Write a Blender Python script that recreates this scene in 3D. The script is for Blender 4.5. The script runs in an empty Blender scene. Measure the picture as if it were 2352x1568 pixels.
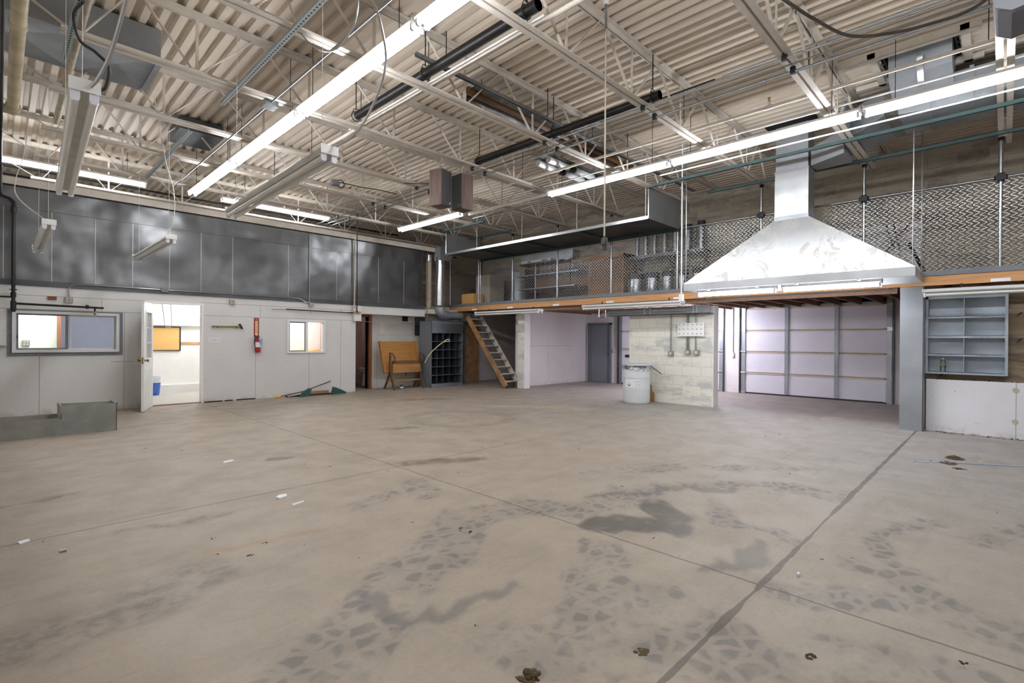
import bpy, math, random
from mathutils import Vector, Matrix
random.seed(7)
SC = bpy.context.scene
COL = SC.collection
PI = math.pi
# ------------------------------------------------------------------ camera
cd = bpy.data.cameras.new('camera')
cam = bpy.data.objects.new('camera', cd)
COL.objects.link(cam)
cd.sensor_width = 36.0
cd.lens = 1155.22 * 36.0 / 2352.0
cd.clip_start = 0.02
YAW, PITCH, ROLL, EYE = math.radians(44.408), math.radians(-.1346), math.radians(.4066), 1.33
_c = Vector((math.cos(PITCH) * math.cos(YAW), math.cos(PITCH) * math.sin(YAW), math.sin(PITCH)))
_r = _c.cross(Vector((0, 0, 1))).normalized()
_u = _r.cross(_c)
_r2 = _r * math.cos(ROLL) + _u * math.sin(ROLL)
_u2 = _u * math.cos(ROLL) - _r * math.sin(ROLL)
cam.matrix_world = Matrix(((_r2.x, _u2.x, -_c.x, 0), (_r2.y, _u2.y, -_c.y, 0), (_r2.z, _u2.z, -_c.z, EYE), (0, 0, 0, 1)))
SC.camera = cam
# ------------------------------------------------------------------ light and exposure
w = bpy.data.worlds.new('world')
SC.world = w
w.use_nodes = True
w.node_tree.nodes['Background'].inputs[0].default_value = (.7, .75, .8, 1)
w.node_tree.nodes['Background'].inputs[1].default_value = 0.05
SC.view_settings.view_transform = 'Standard'
SC.view_settings.look = 'None'
SC.view_settings.gamma = 1.0
SC.view_settings.use_curve_mapping = False
SC.view_settings.exposure = 1.0
TUBE = 29.0            # strength of the big lit fluorescent tubes
TUBE_OFFICE = 34.0
TUBE_GARAGE_FILL = 105.0  # strength of the added, hidden lamp that brightens the garage bay
SC.cycles.max_bounces = 8
SC.cycles.diffuse_bounces = 5
SC.cycles.glossy_bounces = 4
SC.cycles.transparent_max_bounces = 16
SC.cycles.sample_clamp_indirect = 6.0
SC.cycles.use_denoising = True
# ------------------------------------------------------------------ helpers
def lin(c):
    return c / 12.92 if c <= .04045 else ((c + .055) / 1.055) ** 2.4
def rgb(r, g, b):
    return (lin(r / 255), lin(g / 255), lin(b / 255), 1)

class NT:
    """small builder for node trees"""
    def __init__(s, name):
        s.m = bpy.data.materials.new(name)
        s.m.use_nodes = True
        s.t = s.m.node_tree
        s.b = s.t.nodes['Principled BSDF']
        s.out = s.t.nodes['Material Output']
    def n(s, typ, **kw):
        nd = s.t.nodes.new(typ)
        for k, v in kw.items():
            setattr(nd, k, v)
        return nd
    def put(s, inp, v):
        if isinstance(v, bpy.types.NodeSocket):
            s.t.links.new(v, inp)
        else:
            inp.default_value = v
    def math(s, op, a, b=0.0, c=0.0, clamp=False):
        nd = s.n('ShaderNodeMath', operation=op, use_clamp=clamp)
        for i, v in enumerate((a, b, c)):
            s.put(nd.inputs[i], v)
        return nd.outputs[0]
    def vec(s, op, a, b=(0, 0, 0), scale=None):
        nd = s.n('ShaderNodeVectorMath', operation=op)
        s.put(nd.inputs[0], a)
        s.put(nd.inputs[1], b)
        if scale is not None:
            s.put(nd.inputs[3], scale)
        return nd.outputs['Value'] if op in ('DOT_PRODUCT', 'DISTANCE', 'LENGTH') else nd.outputs[0]
    def ramp(s, v, a, b, lo=0.0, hi=1.0):
        nd = s.n('ShaderNodeMapRange', interpolation_type='SMOOTHSTEP')
        s.put(nd.inputs[0], v)
        for i, x in enumerate((a, b, lo, hi)):
            s.put(nd.inputs[i + 1], x)
        return nd.outputs[0]
    def noise(s, vec, scale, detail=4, rough=.6, out=0, dist=0.0):
        nd = s.n('ShaderNodeTexNoise')
        s.put(nd.inputs['Vector'], vec)
        nd.inputs['Scale'].default_value = scale
        nd.inputs['Detail'].default_value = detail
        nd.inputs['Roughness'].default_value = rough
        nd.inputs['Distortion'].default_value = dist
        return nd.outputs[out]
    def mix(s, f, a, b):
        nd = s.n('ShaderNodeMix', data_type='RGBA')
        s.put(nd.inputs[0], f)
        s.put(nd.inputs[6], a)
        s.put(nd.inputs[7], b)
        return nd.outputs[2]
    def pos(s):
        return s.n('ShaderNodeNewGeometry').outputs['Position']
    def objc(s):
        return s.n('ShaderNodeTexCoord').outputs['Object']
    def xyz(s, v):
        nd = s.n('ShaderNodeSeparateXYZ')
        s.put(nd.inputs[0], v)
        return nd.outputs
    def bump(s, h, strength=.2, dist=.02):
        nd = s.n('ShaderNodeBump')
        nd.inputs['Strength'].default_value = strength
        nd.inputs['Distance'].default_value = dist
        s.put(nd.inputs['Height'], h)
        s.t.links.new(nd.outputs[0], s.b.inputs['Normal'])
    def set(s, **kw):
        names = dict(color='Base Color', rough='Roughness', metal='Metallic', emis='Emission Color', estr='Emission Strength', spec='Specular IOR Level')
        for k, v in kw.items():
            s.put(s.b.inputs[names[k]], v)
        return s.m

M = {}
def plain(key, c, rough=.6, metal=0.0, var=.12, scale=6.0, bump=0.0, stretch=None, c2=None):
    """a painted or raw surface with some uneven tone"""
    t = NT(key)
    p = t.objc()
    if stretch:
        p = t.vec('MULTIPLY', p, stretch)
    f = t.noise(p, scale, 5, .65)
    a = rgb(*c)
    b2 = rgb(*c2) if c2 else tuple(x * (1 - 2 * var) for x in a[:3]) + (1,)
    col = t.mix(t.ramp(f, .3, .72), a, b2)
    t.set(color=col, rough=rough, metal=metal)
    if bump:
        t.bump(f, bump, .01)
    M[key] = t.m
    return t.m
def emit(key, c, strength):
    t = NT(key)
    t.set(color=(.9, .9, .9, 1), emis=rgb(*c), estr=strength, rough=.4)
    M[key] = t.m

class MB:
    """collects shapes and links them as one mesh object"""
    def __init__(s):
        s.v, s.f = [], []
    def add(s, vs, fs):
        o = len(s.v)
        s.v += [tuple(v) for v in vs]
        s.f += [tuple(i + o for i in f) for f in fs]
        return s
    def box(s, x0, x1, y0, y1, z0, z1):
        x0, x1 = min(x0, x1), max(x0, x1); y0, y1 = min(y0, y1), max(y0, y1); z0, z1 = min(z0, z1), max(z0, z1)
        return s.add([(x0, y0, z0), (x1, y0, z0), (x1, y1, z0), (x0, y1, z0), (x0, y0, z1), (x1, y0, z1), (x1, y1, z1), (x0, y1, z1)],
                     [(0, 3, 2, 1), (4, 5, 6, 7), (0, 1, 5, 4), (1, 2, 6, 5), (2, 3, 7, 6), (3, 0, 4, 7)])
    def obox(s, c, ex, ey, ez):
        c, ex, ey, ez = Vector(c), Vector(ex), Vector(ey), Vector(ez)
        vs = [c + ex * a + ey * b + ez * d for d in (-1, 1) for a, b in ((-1, -1), (1, -1), (1, 1), (-1, 1))]
        return s.add(vs, [(0, 3, 2, 1), (4, 5, 6, 7), (0, 1, 5, 4), (1, 2, 6, 5), (2, 3, 7, 6), (3, 0, 4, 7)])
    def bar(s, p, q, w, h, up=(0, 0, 1)):
        p, q, up = Vector(p), Vector(q), Vector(up)
        d = (q - p)
        side = d.cross(up)
        if side.length < 1e-6:
            side = d.cross(Vector((1, 0, 0)))
        side.normalize()
        u = side.cross(d).normalized()
        return s.obox((p + q) / 2, d / 2, side * (w / 2), u * (h / 2))
    def tube(s, pts, r, seg=8, cap=True, closed=False):
        P = [Vector(p) for p in pts]
        n = len(P)
        rr = r if isinstance(r, (list, tuple)) else [r] * n
        o = len(s.v)
        t0 = (P[1] - P[0]).normalized()
        ref = Vector((0, 0, 1)) if abs(t0.z) < .9 else Vector((1, 0, 0))
        nrm = (ref - t0 * ref.dot(t0)).normalized()
        for i in range(n):
            if closed:
                t = (P[(i + 1) % n] - P[i - 1]).normalized()
            elif i == 0:
                t = t0
            elif i == n - 1:
                t = (P[i] - P[i - 1]).normalized()
            else:
                t = ((P[i + 1] - P[i]).normalized() + (P[i] - P[i - 1]).normalized())
                t = t.normalized() if t.length > 1e-6 else (P[i + 1] - P[i]).normalized()
            nrm = (nrm - t * nrm.dot(t))
            nrm = nrm.normalized() if nrm.length > 1e-6 else t.orthogonal().normalized()
            b = t.cross(nrm)
            for k in range(seg):
                a = 2 * PI * k / seg
                s.v.append(tuple(P[i] + (nrm * math.cos(a) + b * math.sin(a)) * rr[i]))
        for i in range(n if closed else n - 1):
            j = (i + 1) % n
            for k in range(seg):
                k2 = (k + 1) % seg
                s.f.append((o + i * seg + k, o + i * seg + k2, o + j * seg + k2, o + j * seg + k))
        if cap and not closed:
            s.f.append(tuple(o + k for k in reversed(range(seg))))
            s.f.append(tuple(o + (n - 1) * seg + k for k in range(seg)))
        return s
    def lathe(s, prof, c=(0, 0, 0), seg=24, axis='z'):
        o = len(s.v)
        for r, z in prof:
            for k in range(seg):
                a = 2 * PI * k / seg
                x, y = r * math.cos(a), r * math.sin(a)
                p = (x, y, z) if axis == 'z' else ((x, z, y) if axis == 'y' else (z, x, y))
                s.v.append((c[0] + p[0], c[1] + p[1], c[2] + p[2]))
        for i in range(len(prof) - 1):
            for k in range(seg):
                k2 = (k + 1) % seg
                s.f.append((o + i * seg + k, o + i * seg + k2, o + (i + 1) * seg + k2, o + (i + 1) * seg + k))
        if prof[0][0] > 1e-5:
            s.f.append(tuple(o + k for k in reversed(range(seg))))
        if prof[-1][0] > 1e-5:
            s.f.append(tuple(o + (len(prof) - 1) * seg + k for k in range(seg)))
        return s
    def prism(s, poly, axis, a, b):
        """poly in the two other axes, extruded along axis from a to b"""
        def P(u, v, t):
            return {'x': (t, u, v), 'y': (u, t, v), 'z': (u, v, t)}[axis]
        n = len(poly)
        vs = [P(u, v, a) for u, v in poly] + [P(u, v, b) for u, v in poly]
        fs = [tuple(range(n)), tuple(range(2 * n - 1, n - 1, -1))]
        fs += [(i, i + n, (i + 1) % n + n, (i + 1) % n) for i in range(n)]
        return s.add(vs, fs)
    def wall(s, axis, t0, t1, u0, u1, v0, v1, holes=()):
        """a slab at constant x ('x': u=y) or y ('y': u=x), v=z, with rectangular holes"""
        us = sorted({u0, u1, *[h[0] for h in holes], *[h[1] for h in holes]})
        vs = sorted({v0, v1, *[h[2] for h in holes], *[h[3] for h in holes]})
        us = [u for u in us if u0 <= u <= u1]
        vs = [v for v in vs if v0 <= v <= v1]
        for i in range(len(us) - 1):
            run = None
            for j in range(len(vs) - 1):
                cu, cv = (us[i] + us[i + 1]) / 2, (vs[j] + vs[j + 1]) / 2
                solid = not any(h[0] < cu < h[1] and h[2] < cv < h[3] for h in holes)
                if solid and run is None:
                    run = vs[j]
                if run is not None and (not solid or j == len(vs) - 2):
                    top = vs[j + 1] if solid else vs[j]
                    if axis == 'y':
                        s.box(us[i], us[i + 1], t0, t1, run, top)
                    else:
                        s.box(t0, t1, us[i], us[i + 1], run, top)
                    run = None
        return s
    def build(s, name, mat, parent=None, origin=None, smooth=True, fix=False):
        if parent is not None:
            o = Vector((0, 0, 0))
            q = parent
            while q is not None:
                o += Vector(q['_o']) if '_o' in q else q.location
                q = q.parent
        elif origin is not None:
            o = Vector(origin)
        else:
            xs, ys, zs = zip(*s.v)
            o = Vector(((min(xs) + max(xs)) / 2, (min(ys) + max(ys)) / 2, min(zs)))
        me = bpy.data.meshes.new(name)
        me.from_pydata([tuple(Vector(v) - o) for v in s.v], [], s.f)
        me.update()
        if fix:
            import bmesh
            bm = bmesh.new(); bm.from_mesh(me)
            bmesh.ops.recalc_face_normals(bm, faces=bm.faces)
            bm.to_mesh(me); bm.free()
        if smooth:
            me.shade_smooth()
            me.set_sharp_from_angle(angle=.7)
        if mat is not None:
            me.materials.append(M[mat] if isinstance(mat, str) else mat)
        ob = bpy.data.objects.new(name, me)
        COL.objects.link(ob)
        if parent is not None:
            ob.parent = parent
        else:
            ob.location = o
        return ob

def box(*a):
    return MB().box(*a)
def tag(o, label, cat, group=None):
    o['label'] = label
    o['category'] = cat
    if group:
        o['group'] = group
    return o
def thing(name, label, cat, loc, group=None, rot=0.0):
    o = bpy.data.objects.new(name, None)
    COL.objects.link(o)
    o.location = loc
    o.empty_display_size = .1
    if rot:
        o.rotation_euler = (0, 0, rot)
    return tag(o, label, cat, group)
def struct(o):
    o['kind'] = 'structure'
    return o
def dup(root, loc, label, group=None, rot=None):
    """a copy of a thing with copies of its parts and sub-parts"""
    r = root.copy(); COL.objects.link(r)
    r.location = loc
    if rot is not None:
        r.rotation_euler = rot if isinstance(rot, tuple) else (0, 0, rot)
    r['label'] = label
    if group:
        r['group'] = group
    for ch in list(root.children):
        c = ch.copy(); COL.objects.link(c); c.parent = r
        for g in list(ch.children):
            d = g.copy(); COL.objects.link(d); d.parent = c
    return r
def dup_part(part, parent, loc=(0, 0, 0)):
    c = part.copy(); COL.objects.link(c); c.parent = parent; c.location = loc
    return c
def arc(c, r, a0, a1, n, plane='xz'):
    out = []
    for i in range(n + 1):
        a = math.radians(a0 + (a1 - a0) * i / n)
        u, v = r * math.cos(a), r * math.sin(a)
        out.append({'xz': (c[0] + u, c[1], c[2] + v), 'yz': (c[0], c[1] + u, c[2] + v), 'xy': (c[0] + u, c[1] + v, c[2])}[plane])
    return out
def spline(pts, n=6):
    """Catmull-Rom through points"""
    P = [Vector(p) for p in pts]
    P = [P[0] * 2 - P[1]] + P + [P[-1] * 2 - P[-2]]
    out = []
    for i in range(1, len(P) - 2):
        for k in range(n):
            t = k / n
            a, b, c, d = P[i - 1], P[i], P[i + 1], P[i + 2]
            out.append(.5 * ((2 * b) + (c - a) * t + (2 * a - 5 * b + 4 * c - d) * t * t + (3 * b - a - 3 * c + d) * t ** 3))
    out.append(P[-2])
    return out
def lettering(text, size, mat, parent, loc, rot, name='lettering', align='CENTER', spacing=1.0, bold=0.0):
    cu = bpy.data.curves.new(name, 'FONT')
    cu.body = text; cu.size = size; cu.align_x = align; cu.align_y = 'CENTER'; cu.extrude = .0008; cu.space_line = spacing; cu.offset = bold
    tmp = bpy.data.objects.new(name, cu)
    COL.objects.link(tmp)
    me = bpy.data.meshes.new_from_object(tmp.evaluated_get(bpy.context.evaluated_depsgraph_get()))
    bpy.data.objects.remove(tmp)
    me.materials.clear(); me.materials.append(M[mat])
    ob = bpy.data.objects.new(name, me)
    COL.objects.link(ob)
    ob.parent = parent
    off = Vector((0, 0, 0)); q = parent
    while q is not None:
        off += q.location; q = q.parent
    ob.location = Vector(loc) - off
    ob.rotation_euler = rot
    return ob

# ------------------------------------------------------------------ materials
plain('white_paint', (224, 222, 218), .55, var=.05, scale=3)
plain('cream_paint', (206, 198, 186), .55, var=.07, scale=5)
plain('cream_old', (184, 174, 156), .6, var=.16, scale=9)
plain('white_enamel', (232, 232, 230), .35, var=.02)
plain('frame_white', (215, 216, 216), .4, var=.04)
plain('dull_white', (205, 204, 196), .5, var=.08)
plain('old_tube', (214, 212, 205), .3, var=.03)
plain('socket_white', (226, 228, 236), .4, var=.02)
plain('grey_metal', (120, 124, 127), .45, .35, var=.10, scale=14)
plain('grey_paint', (104, 110, 116), .5, var=.06)
plain('door_grey', (120, 124, 132), .55, var=.06, scale=2)
plain('steel', (170, 172, 174), .32, .95, var=.06, scale=20)
plain('conduit', (160, 164, 166), .34, .9, var=.10, scale=10)
plain('teal_steel', (62, 84, 84), .5, .4, var=.12)
plain('dark_steel', (46, 48, 50), .5, .5, var=.15)
plain('black_pipe', (40, 38, 38), .42, .5, var=.2, scale=8)
plain('black_rubber', (42, 38, 36), .6, var=.1)
plain('hose_brown', (74, 66, 58), .6, var=.1)
plain('copper', (196, 122, 92), .35, .8, var=.1)
plain('pvc_cream', (196, 184, 152), .45, var=.14, scale=4, c2=(160, 146, 112))
plain('flex_metal', (196, 198, 200), .28, .95, var=.05)
plain('gap_dark', (40, 34, 32), .7, var=.2)
plain('wood_fir', (192, 146, 98), .6, var=.1, scale=3, stretch=(6, .6, 10), c2=(166, 118, 74))
plain('wood_joist', (124, 96, 76), .7, var=.15, scale=3, stretch=(.6, 6, 10))
plain('wood_stair', (176, 138, 96), .6, var=.15, scale=4, c2=(128, 92, 60))
plain('wood_oak', (170, 122, 58), .5, var=.1, scale=3, stretch=(.7, 7, 7), c2=(146, 98, 42))
plain('wood_dark', (104, 70, 40), .55, var=.15, scale=4)
plain('plywood', (160, 120, 76), .65, var=.12, scale=3, c2=(132, 96, 58))
plain('osb', (156, 116, 68), .7, var=.15, scale=22, c2=(118, 84, 46))
plain('door_brown', (128, 78, 46), .6, var=.12, scale=2, stretch=(5, 5, .5))
plain('cork', (222, 176, 108), .8, var=.06, scale=60)
plain('pink_tile', (190, 158, 148), .4, var=.06)
plain('paper', (222, 212, 190), .8, var=.05)
plain('paper_white', (228, 230, 234), .7, var=.03)
plain('blue_plastic', (66, 104, 190), .45, var=.05)
plain('blue_tag', (130, 170, 222), .6, var=.05)
plain('bag_white', (228, 232, 240), .4, var=.05)
plain('red_paint', (170, 20, 22), .35, var=.08)
plain('sign_red', (150, 38, 26), .25, var=.05)
plain('sign_cream', (240, 206, 160), .4, var=.04)
plain('ink', (48, 48, 58), .7, var=.02)
plain('ink_faint', (120, 122, 130), .7, var=.02)
plain('olive', (132, 128, 62), .5, var=.1)
plain('yellow', (222, 176, 30), .5, var=.08)
plain('yellow_hose', (206, 196, 150), .5, var=.06)
plain('green_paint', (36, 84, 74), .5, .2, var=.12)
plain('green_print', (92, 140, 80), .6, var=.05)
plain('brown_leaf', (84, 66, 46), .9, var=.2, scale=30)
plain('leaf_dark', (46, 40, 32), .9, var=.2, scale=30)
plain('clod', (92, 76, 50), .95, var=.25, scale=40, bump=.5)
plain('speaker_wood', (112, 90, 80), .6, var=.12, scale=3, stretch=(14, 14, .6), c2=(78, 60, 54))
plain('speaker_black', (58, 56, 58), .75, var=.06)
plain('unit_grey', (150, 154, 162), .45, var=.04)
plain('unit_dark', (92, 92, 96), .55, var=.04)
plain('brass', (150, 126, 84), .3, .9, var=.05)
plain('ivory', (196, 192, 176), .5, var=.06)
plain('outlet_grey', (150, 146, 132), .5, .2, var=.12, scale=20)
plain('foil', (190, 190, 192), .24, .9, var=.10, scale=12, bump=.35)
plain('reflector', (168, 166, 164), .22, .9, var=.2, scale=10)
plain('slat_white', (226, 228, 230), .45, .1, var=.04, scale=60)
plain('dark_hole', (26, 22, 22), .9, var=.2)
plain('blackish', (40, 36, 34), .8, var=.15)
plain('sink_white', (230, 226, 224), .25, var=.02)
plain('trough_grey', (146, 146, 140), .5, .2, var=.05, scale=2.2, c2=(120, 120, 116))
plain('bin_dark', (58, 64, 74), .55, .1, var=.06)
plain('barrel_grey', (150, 152, 154), .3, .85, var=.08, scale=8)
plain('barrel_dark', (66, 68, 72), .5, .4, var=.1)
plain('can_grey', (86, 92, 90), .5, .3, var=.2, scale=20)
plain('office_green', (236, 244, 232), .6, var=.02)
plain('office_blue', (186, 191, 214), .6, var=.03)
plain('office_white', (240, 238, 234), .6, var=.02)
plain('office_floor', (190, 186, 178), .6, var=.06)
plain('garage_door', (214, 212, 220), .5, var=.03, scale=1.5)
plain('rib_tan', (206, 192, 170), .5, var=.08)
plain('garage_white', (220, 214, 214), .6, var=.06, scale=2.5)
emit('tube_lit', (246, 248, 253), TUBE)
emit('tube_office', (250, 252, 255), TUBE_OFFICE)
emit('tube_garage_fill', (236, 236, 255), TUBE_GARAGE_FILL)
emit('tube_hood', (246, 246, 255), TUBE)

def glass(key, tint=(1, 1, 1, 1)):
    t = NT(key)
    tr = t.n('ShaderNodeBsdfTransparent'); tr.inputs[0].default_value = tint
    gl = t.n('ShaderNodeBsdfGlossy'); gl.inputs['Roughness'].default_value = .02
    fr = t.n('ShaderNodeFresnel'); fr.inputs[0].default_value = 1.45
    mx = t.n('ShaderNodeMixShader')
    t.t.links.new(fr.outputs[0], mx.inputs[0]); t.t.links.new(tr.outputs[0], mx.inputs[1]); t.t.links.new(gl.outputs[0], mx.inputs[2])
    t.t.links.new(mx.outputs[0], t.out.inputs[0])
    M[key] = t.m
glass('glass')
glass('bottle_clear', (.92, .97, .95, 1))

def galv(key, base=(150, 153, 156), rough=.36, spread=.14, wave=.5, spangle=.05, metal=.6):
    """zinc-coated sheet: mottled, gently buckled, half-shiny"""
    t = NT(key)
    p = t.pos()
    big = t.noise(p, 1.1, 3, .5)
    fine = t.noise(p, 45, 3, .6)
    b = rgb(*base)
    dk = tuple(x * .62 for x in b[:3]) + (1,)
    f = t.math('ADD', t.ramp(big, .35, .7, 0, .6), t.math('MULTIPLY', fine, .5))
    t.set(color=t.mix(f, b, dk), metal=metal, rough=t.ramp(t.noise(p, 2.2, 4, .6), .3, .75, rough, rough + spread))
    h = t.math('ADD', t.math('MULTIPLY', t.noise(p, .9, 2, .5), wave), t.math('MULTIPLY', fine, spangle * .02))
    t.bump(h, .5, .35)
    M[key] = t.m
galv('galvanised', (168, 173, 178), .36, .16, .3)
galv('galv_wall', (122, 123, 124), .33, .16, 1.0, metal=.9)
galv('galv_seam', (176, 178, 180), .36, .16, .3)
galv('galv_hood', (196, 199, 202), .28, .2, .15, metal=.8)
galv('galv_dark', (92, 96, 100), .42, .14, .2)
galv('galv_shelf', (176, 186, 196), .4, .12, .15, metal=.4)

def scuffed(key, c, lines=(), spots=.5, dirt_top=None, rough=.55):
    """painted board wall: seams at given positions, specks and rubbed dirt. lines: (axis, pos, axis2, lo, hi)"""
    t = NT(key)
    p = t.pos()
    q = t.xyz(p)
    base = rgb(*c)
    big = t.noise(p, 1.3, 4, .6)
    col = t.mix(t.ramp(big, .35, .75, 0, .35), base, tuple(x * .8 for x in base[:3]) + (1,))
    sp = t.noise(p, 26, 2, .5)
    col = t.mix(t.ramp(sp, .70, .76, 0, spots), col, rgb(116, 108, 100))
    sm = t.noise(t.vec('MULTIPLY', p, (1, 1, .35)), 5, 5, .7)
    col = t.mix(t.ramp(sm, .62, .85, 0, .28), col, rgb(150, 142, 132))
    acc = None
    for ax, at, ax2, lo, hi in lines:
        a = t.math('COMPARE', q['xyz'.index(ax)], at, .0045)
        b = t.math('COMPARE', q['xyz'.index(ax2)], (lo + hi) / 2, abs(hi - lo) / 2)
        a = t.math('MULTIPLY', a, b)
        acc = a if acc is None else t.math('MAXIMUM', acc, a)
    if acc is not None:
        col = t.mix(t.math('MULTIPLY', acc, .62), col, rgb(92, 84, 76))
    low = t.ramp(q[2], .0, .12, .35, 0)
    col = t.mix(t.math('MULTIPLY', low, t.ramp(t.noise(p, 7, 4, .7), .4, .65)), col, rgb(120, 98, 74))
    t.set(color=col, rough=rough)
    t.bump(t.noise(p, 14, 4, .6), .06, .01)
    M[key] = t.m
WALL_LINES = [('x', .49, 'z', 0, 1.0), ('x', 1.65, 'z', 0, 1.8), ('z', 1.80, 'x', -2, 2), ('z', 2.035, 'x', -2, 2), ('x', 1.32, 'z', 1.8, 2.03), ('z', 1.80, 'x', 2.95, 6.4),
              ('x', 3.97, 'z', 0, 1.8), ('x', 5.16, 'z', 0, 1.0), ('x', 5.96, 'z', 0, 1.8), ('x', 4.06, 'z', 1.8, 2.06), ('z', 2.06, 'x', 2.9, 6.3), ('x', 6.27, 'z', 1.79, 2.18), ('z', .88, 'x', 1.45, 1.8)]
scuffed('wall_board', (214, 213, 210), WALL_LINES)
scuffed('recess_board', (206, 203, 196), [('x', 7.23, 'z', 0, 1.46), ('z', 1.46, 'x', 7.23, 8.39), ('x', 8.38, 'z', 1.46, 2.0), ('z', .24, 'x', 7.3, 8.3)], .6)
scuffed('low_board', (216, 216, 220), [('y', -.12, 'z', 0, .8)], .7)
scuffed('garage_wall', (218, 212, 212), [('z', 1.17, 'x', 10.9, 12.9), ('x', 11.69, 'z', .05, 1.6)], .55)

def blocks(key, c, stain, amount, axis='x', bw=.406, bh=.203, white=None, plain_below=None):
    """old painted block wall with peeling grey patches"""
    t = NT(key)
    p = t.pos()
    q = t.xyz(p)
    cb = t.n('ShaderNodeCombineXYZ')
    t.put(cb.inputs[0], q[1] if axis == 'x' else q[0]); t.put(cb.inputs[1], q[2])
    br = t.n('ShaderNodeTexBrick')
    t.put(br.inputs['Vector'], cb.outputs[0])
    br.inputs['Scale'].default_value = 1.0
    br.inputs['Brick Width'].default_value = bw
    br.inputs['Row Height'].default_value = bh
    br.inputs['Mortar Size'].default_value = .005
    br.inputs['Mortar Smooth'].default_value = .3
    br.inputs['Color1'].default_value = (0, 0, 0, 1)
    br.inputs['Color2'].default_value = (1, 1, 1, 1)
    br.inputs['Mortar'].default_value = (0, 0, 0, 1)
    base = rgb(*c)
    per = t.n('ShaderNodeSeparateColor'); t.put(per.inputs[0], br.outputs[0])
    st = t.vec('MULTIPLY', p, (1, 1, 2.2))
    n1 = t.noise(t.vec('MULTIPLY', p, (.55, .55, 2.6)), 1.5, 7, .72, dist=.3)
    n2 = t.noise(p, 9, 4, .6)
    f = t.math('ADD', t.math('ADD', t.ramp(n1, .38, .68, 0, .7), t.math('MULTIPLY', per.outputs[0], .42)), t.math('MULTIPLY', n2, .34))
    f = t.ramp(f, .52, 1.12, 0, amount)
    col = t.mix(f, base, rgb(*stain))
    if white:
        col = t.mix(t.ramp(t.noise(p, 2.6, 5, .6), .55, .7, 0, .6), col, rgb(*white))
    col = t.mix(t.math('MULTIPLY', br.outputs['Fac'], .35), col, rgb(120, 110, 96))
    t.set(color=col, rough=.8)
    t.bump(t.math('SUBTRACT', t.math('MULTIPLY', n2, .5), br.outputs['Fac']), .45, .012)
    M[key] = t.m
blocks('block_upper', (176, 167, 150), (118, 114, 110), .75)
blocks('block_pier', (222, 220, 208), (160, 162, 164), .62)
blocks('block_white', (206, 202, 194), (170, 164, 152), .5, axis='y')
blocks('block_dirty', (140, 124, 100), (82, 72, 60), .8)
blocks('block_old', (150, 142, 130), (104, 100, 96), .7, axis='y')

# hood dirt: wiped patches in the dust
def hood_mat():
    t = NT('hood_sheet')
    p = t.pos()
    n = t.noise(p, 2.4, 6, .7, dist=1.6)
    q = t.xyz(p)
    wipe = t.ramp(n, .50, .60)
    col = t.mix(wipe, rgb(196, 199, 201), rgb(170, 170, 166))
    t.set(color=col, metal=.72, rough=t.math('ADD', t.math('MULTIPLY', wipe, .22), .34))
    t.bump(t.noise(p, .8, 2, .5), .2, .1)
    M['hood_sheet'] = t.m
hood_mat()

FLOOR_MARKS = dict(
    tracks=[
        ([(.55, 1.72), (.87, 1.93), (1.28, 2.18), (1.78, 2.46), (2.42, 2.82), (2.85, 2.78), (3.2, 2.40), (3.9, 2.32)], .25),
        ([(2.62, 1.82), (2.35, 1.55), (2.1, 1.34), (1.85, 1.30), (1.6, 1.5)], .27), ([(2.45, 1.25), (2.1, 1.05), (1.8, 1.15)], .22),
        ([(2.39, .95), (2.21, .72), (2.2, .5), (2.4, .2)], .14), ([(2.97, .80), (3.08, .55), (3.22, .28), (3.25, -.1)], .20),
        ([(2.0, .9), (1.9, .5), (2.0, .1)], .17), ([(2.55, .45), (2.6, .1), (2.7, -.3)], .18),
        ([(4.3, 1.8), (3.68, 1.40), (3.80, 1.1), (3.66, .75), (3.6, .45), (3.42, .28)], .10),
        ([(4.87, .42), (4.27, .58), (3.98, .57), (3.66, .42), (3.42, .29)], .09),
        ([(3.95, 2.32), (4.6, 1.95), (5.03, 1.52), (5.1, .9)], .16), ([(2.55, 3.55), (2.75, 3.9)], .14), ([(1.95, 3.6), (2.4, 3.75)], .12),
        ([(4.2, 3.0), (5.2, 2.4), (6.0, 1.4)], .12), ([(4.6, .1), (5.3, -.2)], .14)],
    arcs=[([(1.32, 2.32), (1.42, 2.09), (1.59, 1.92), (1.80, 1.83), (2.0, 1.86)], .06), ([(2.9, 1.3), (3.2, 1.12), (3.5, 1.15)], .07), ([(3.5, 2.55), (4.1, 2.2), (4.6, 1.7)], .05)],
    oil=[([(3.12, 2.02), (3.3, 1.78), (3.38, 1.66)], .22), ([(3.74, 2.02), (3.62, 1.78)], .19), ([(2.69, 2.04), (2.71, 2.03)], .07)],
    mud=[([(3.12, 4.55), (3.45, 4.42), (3.75, 4.3)], .20), ([(2.15, 5.75), (2.3, 5.7)], .10), ([(4.0, 6.5), (4.4, 6.4)], .12)],
    dark=[([(.73, 3.21), (.4, 3.08), (.0, 2.98)], .34), ([(.6, 4.3), (1.2, 4.24)], .07), ([(.0, 5.6), (.5, 5.62)], .07)],
    brown=[([(1.0, 3.5), (1.67, 3.44)], .06)],
    lime=[([(6.6, 9.9), (7.3, 9.3), (7.5, 8.5)], .06), ([(7.0, 7.4), (7.6, 6.6), (8.0, 5.9)], .30)],
    pile=[([(6.4, 9.4), (7.0, 9.1)], .32)])
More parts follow.
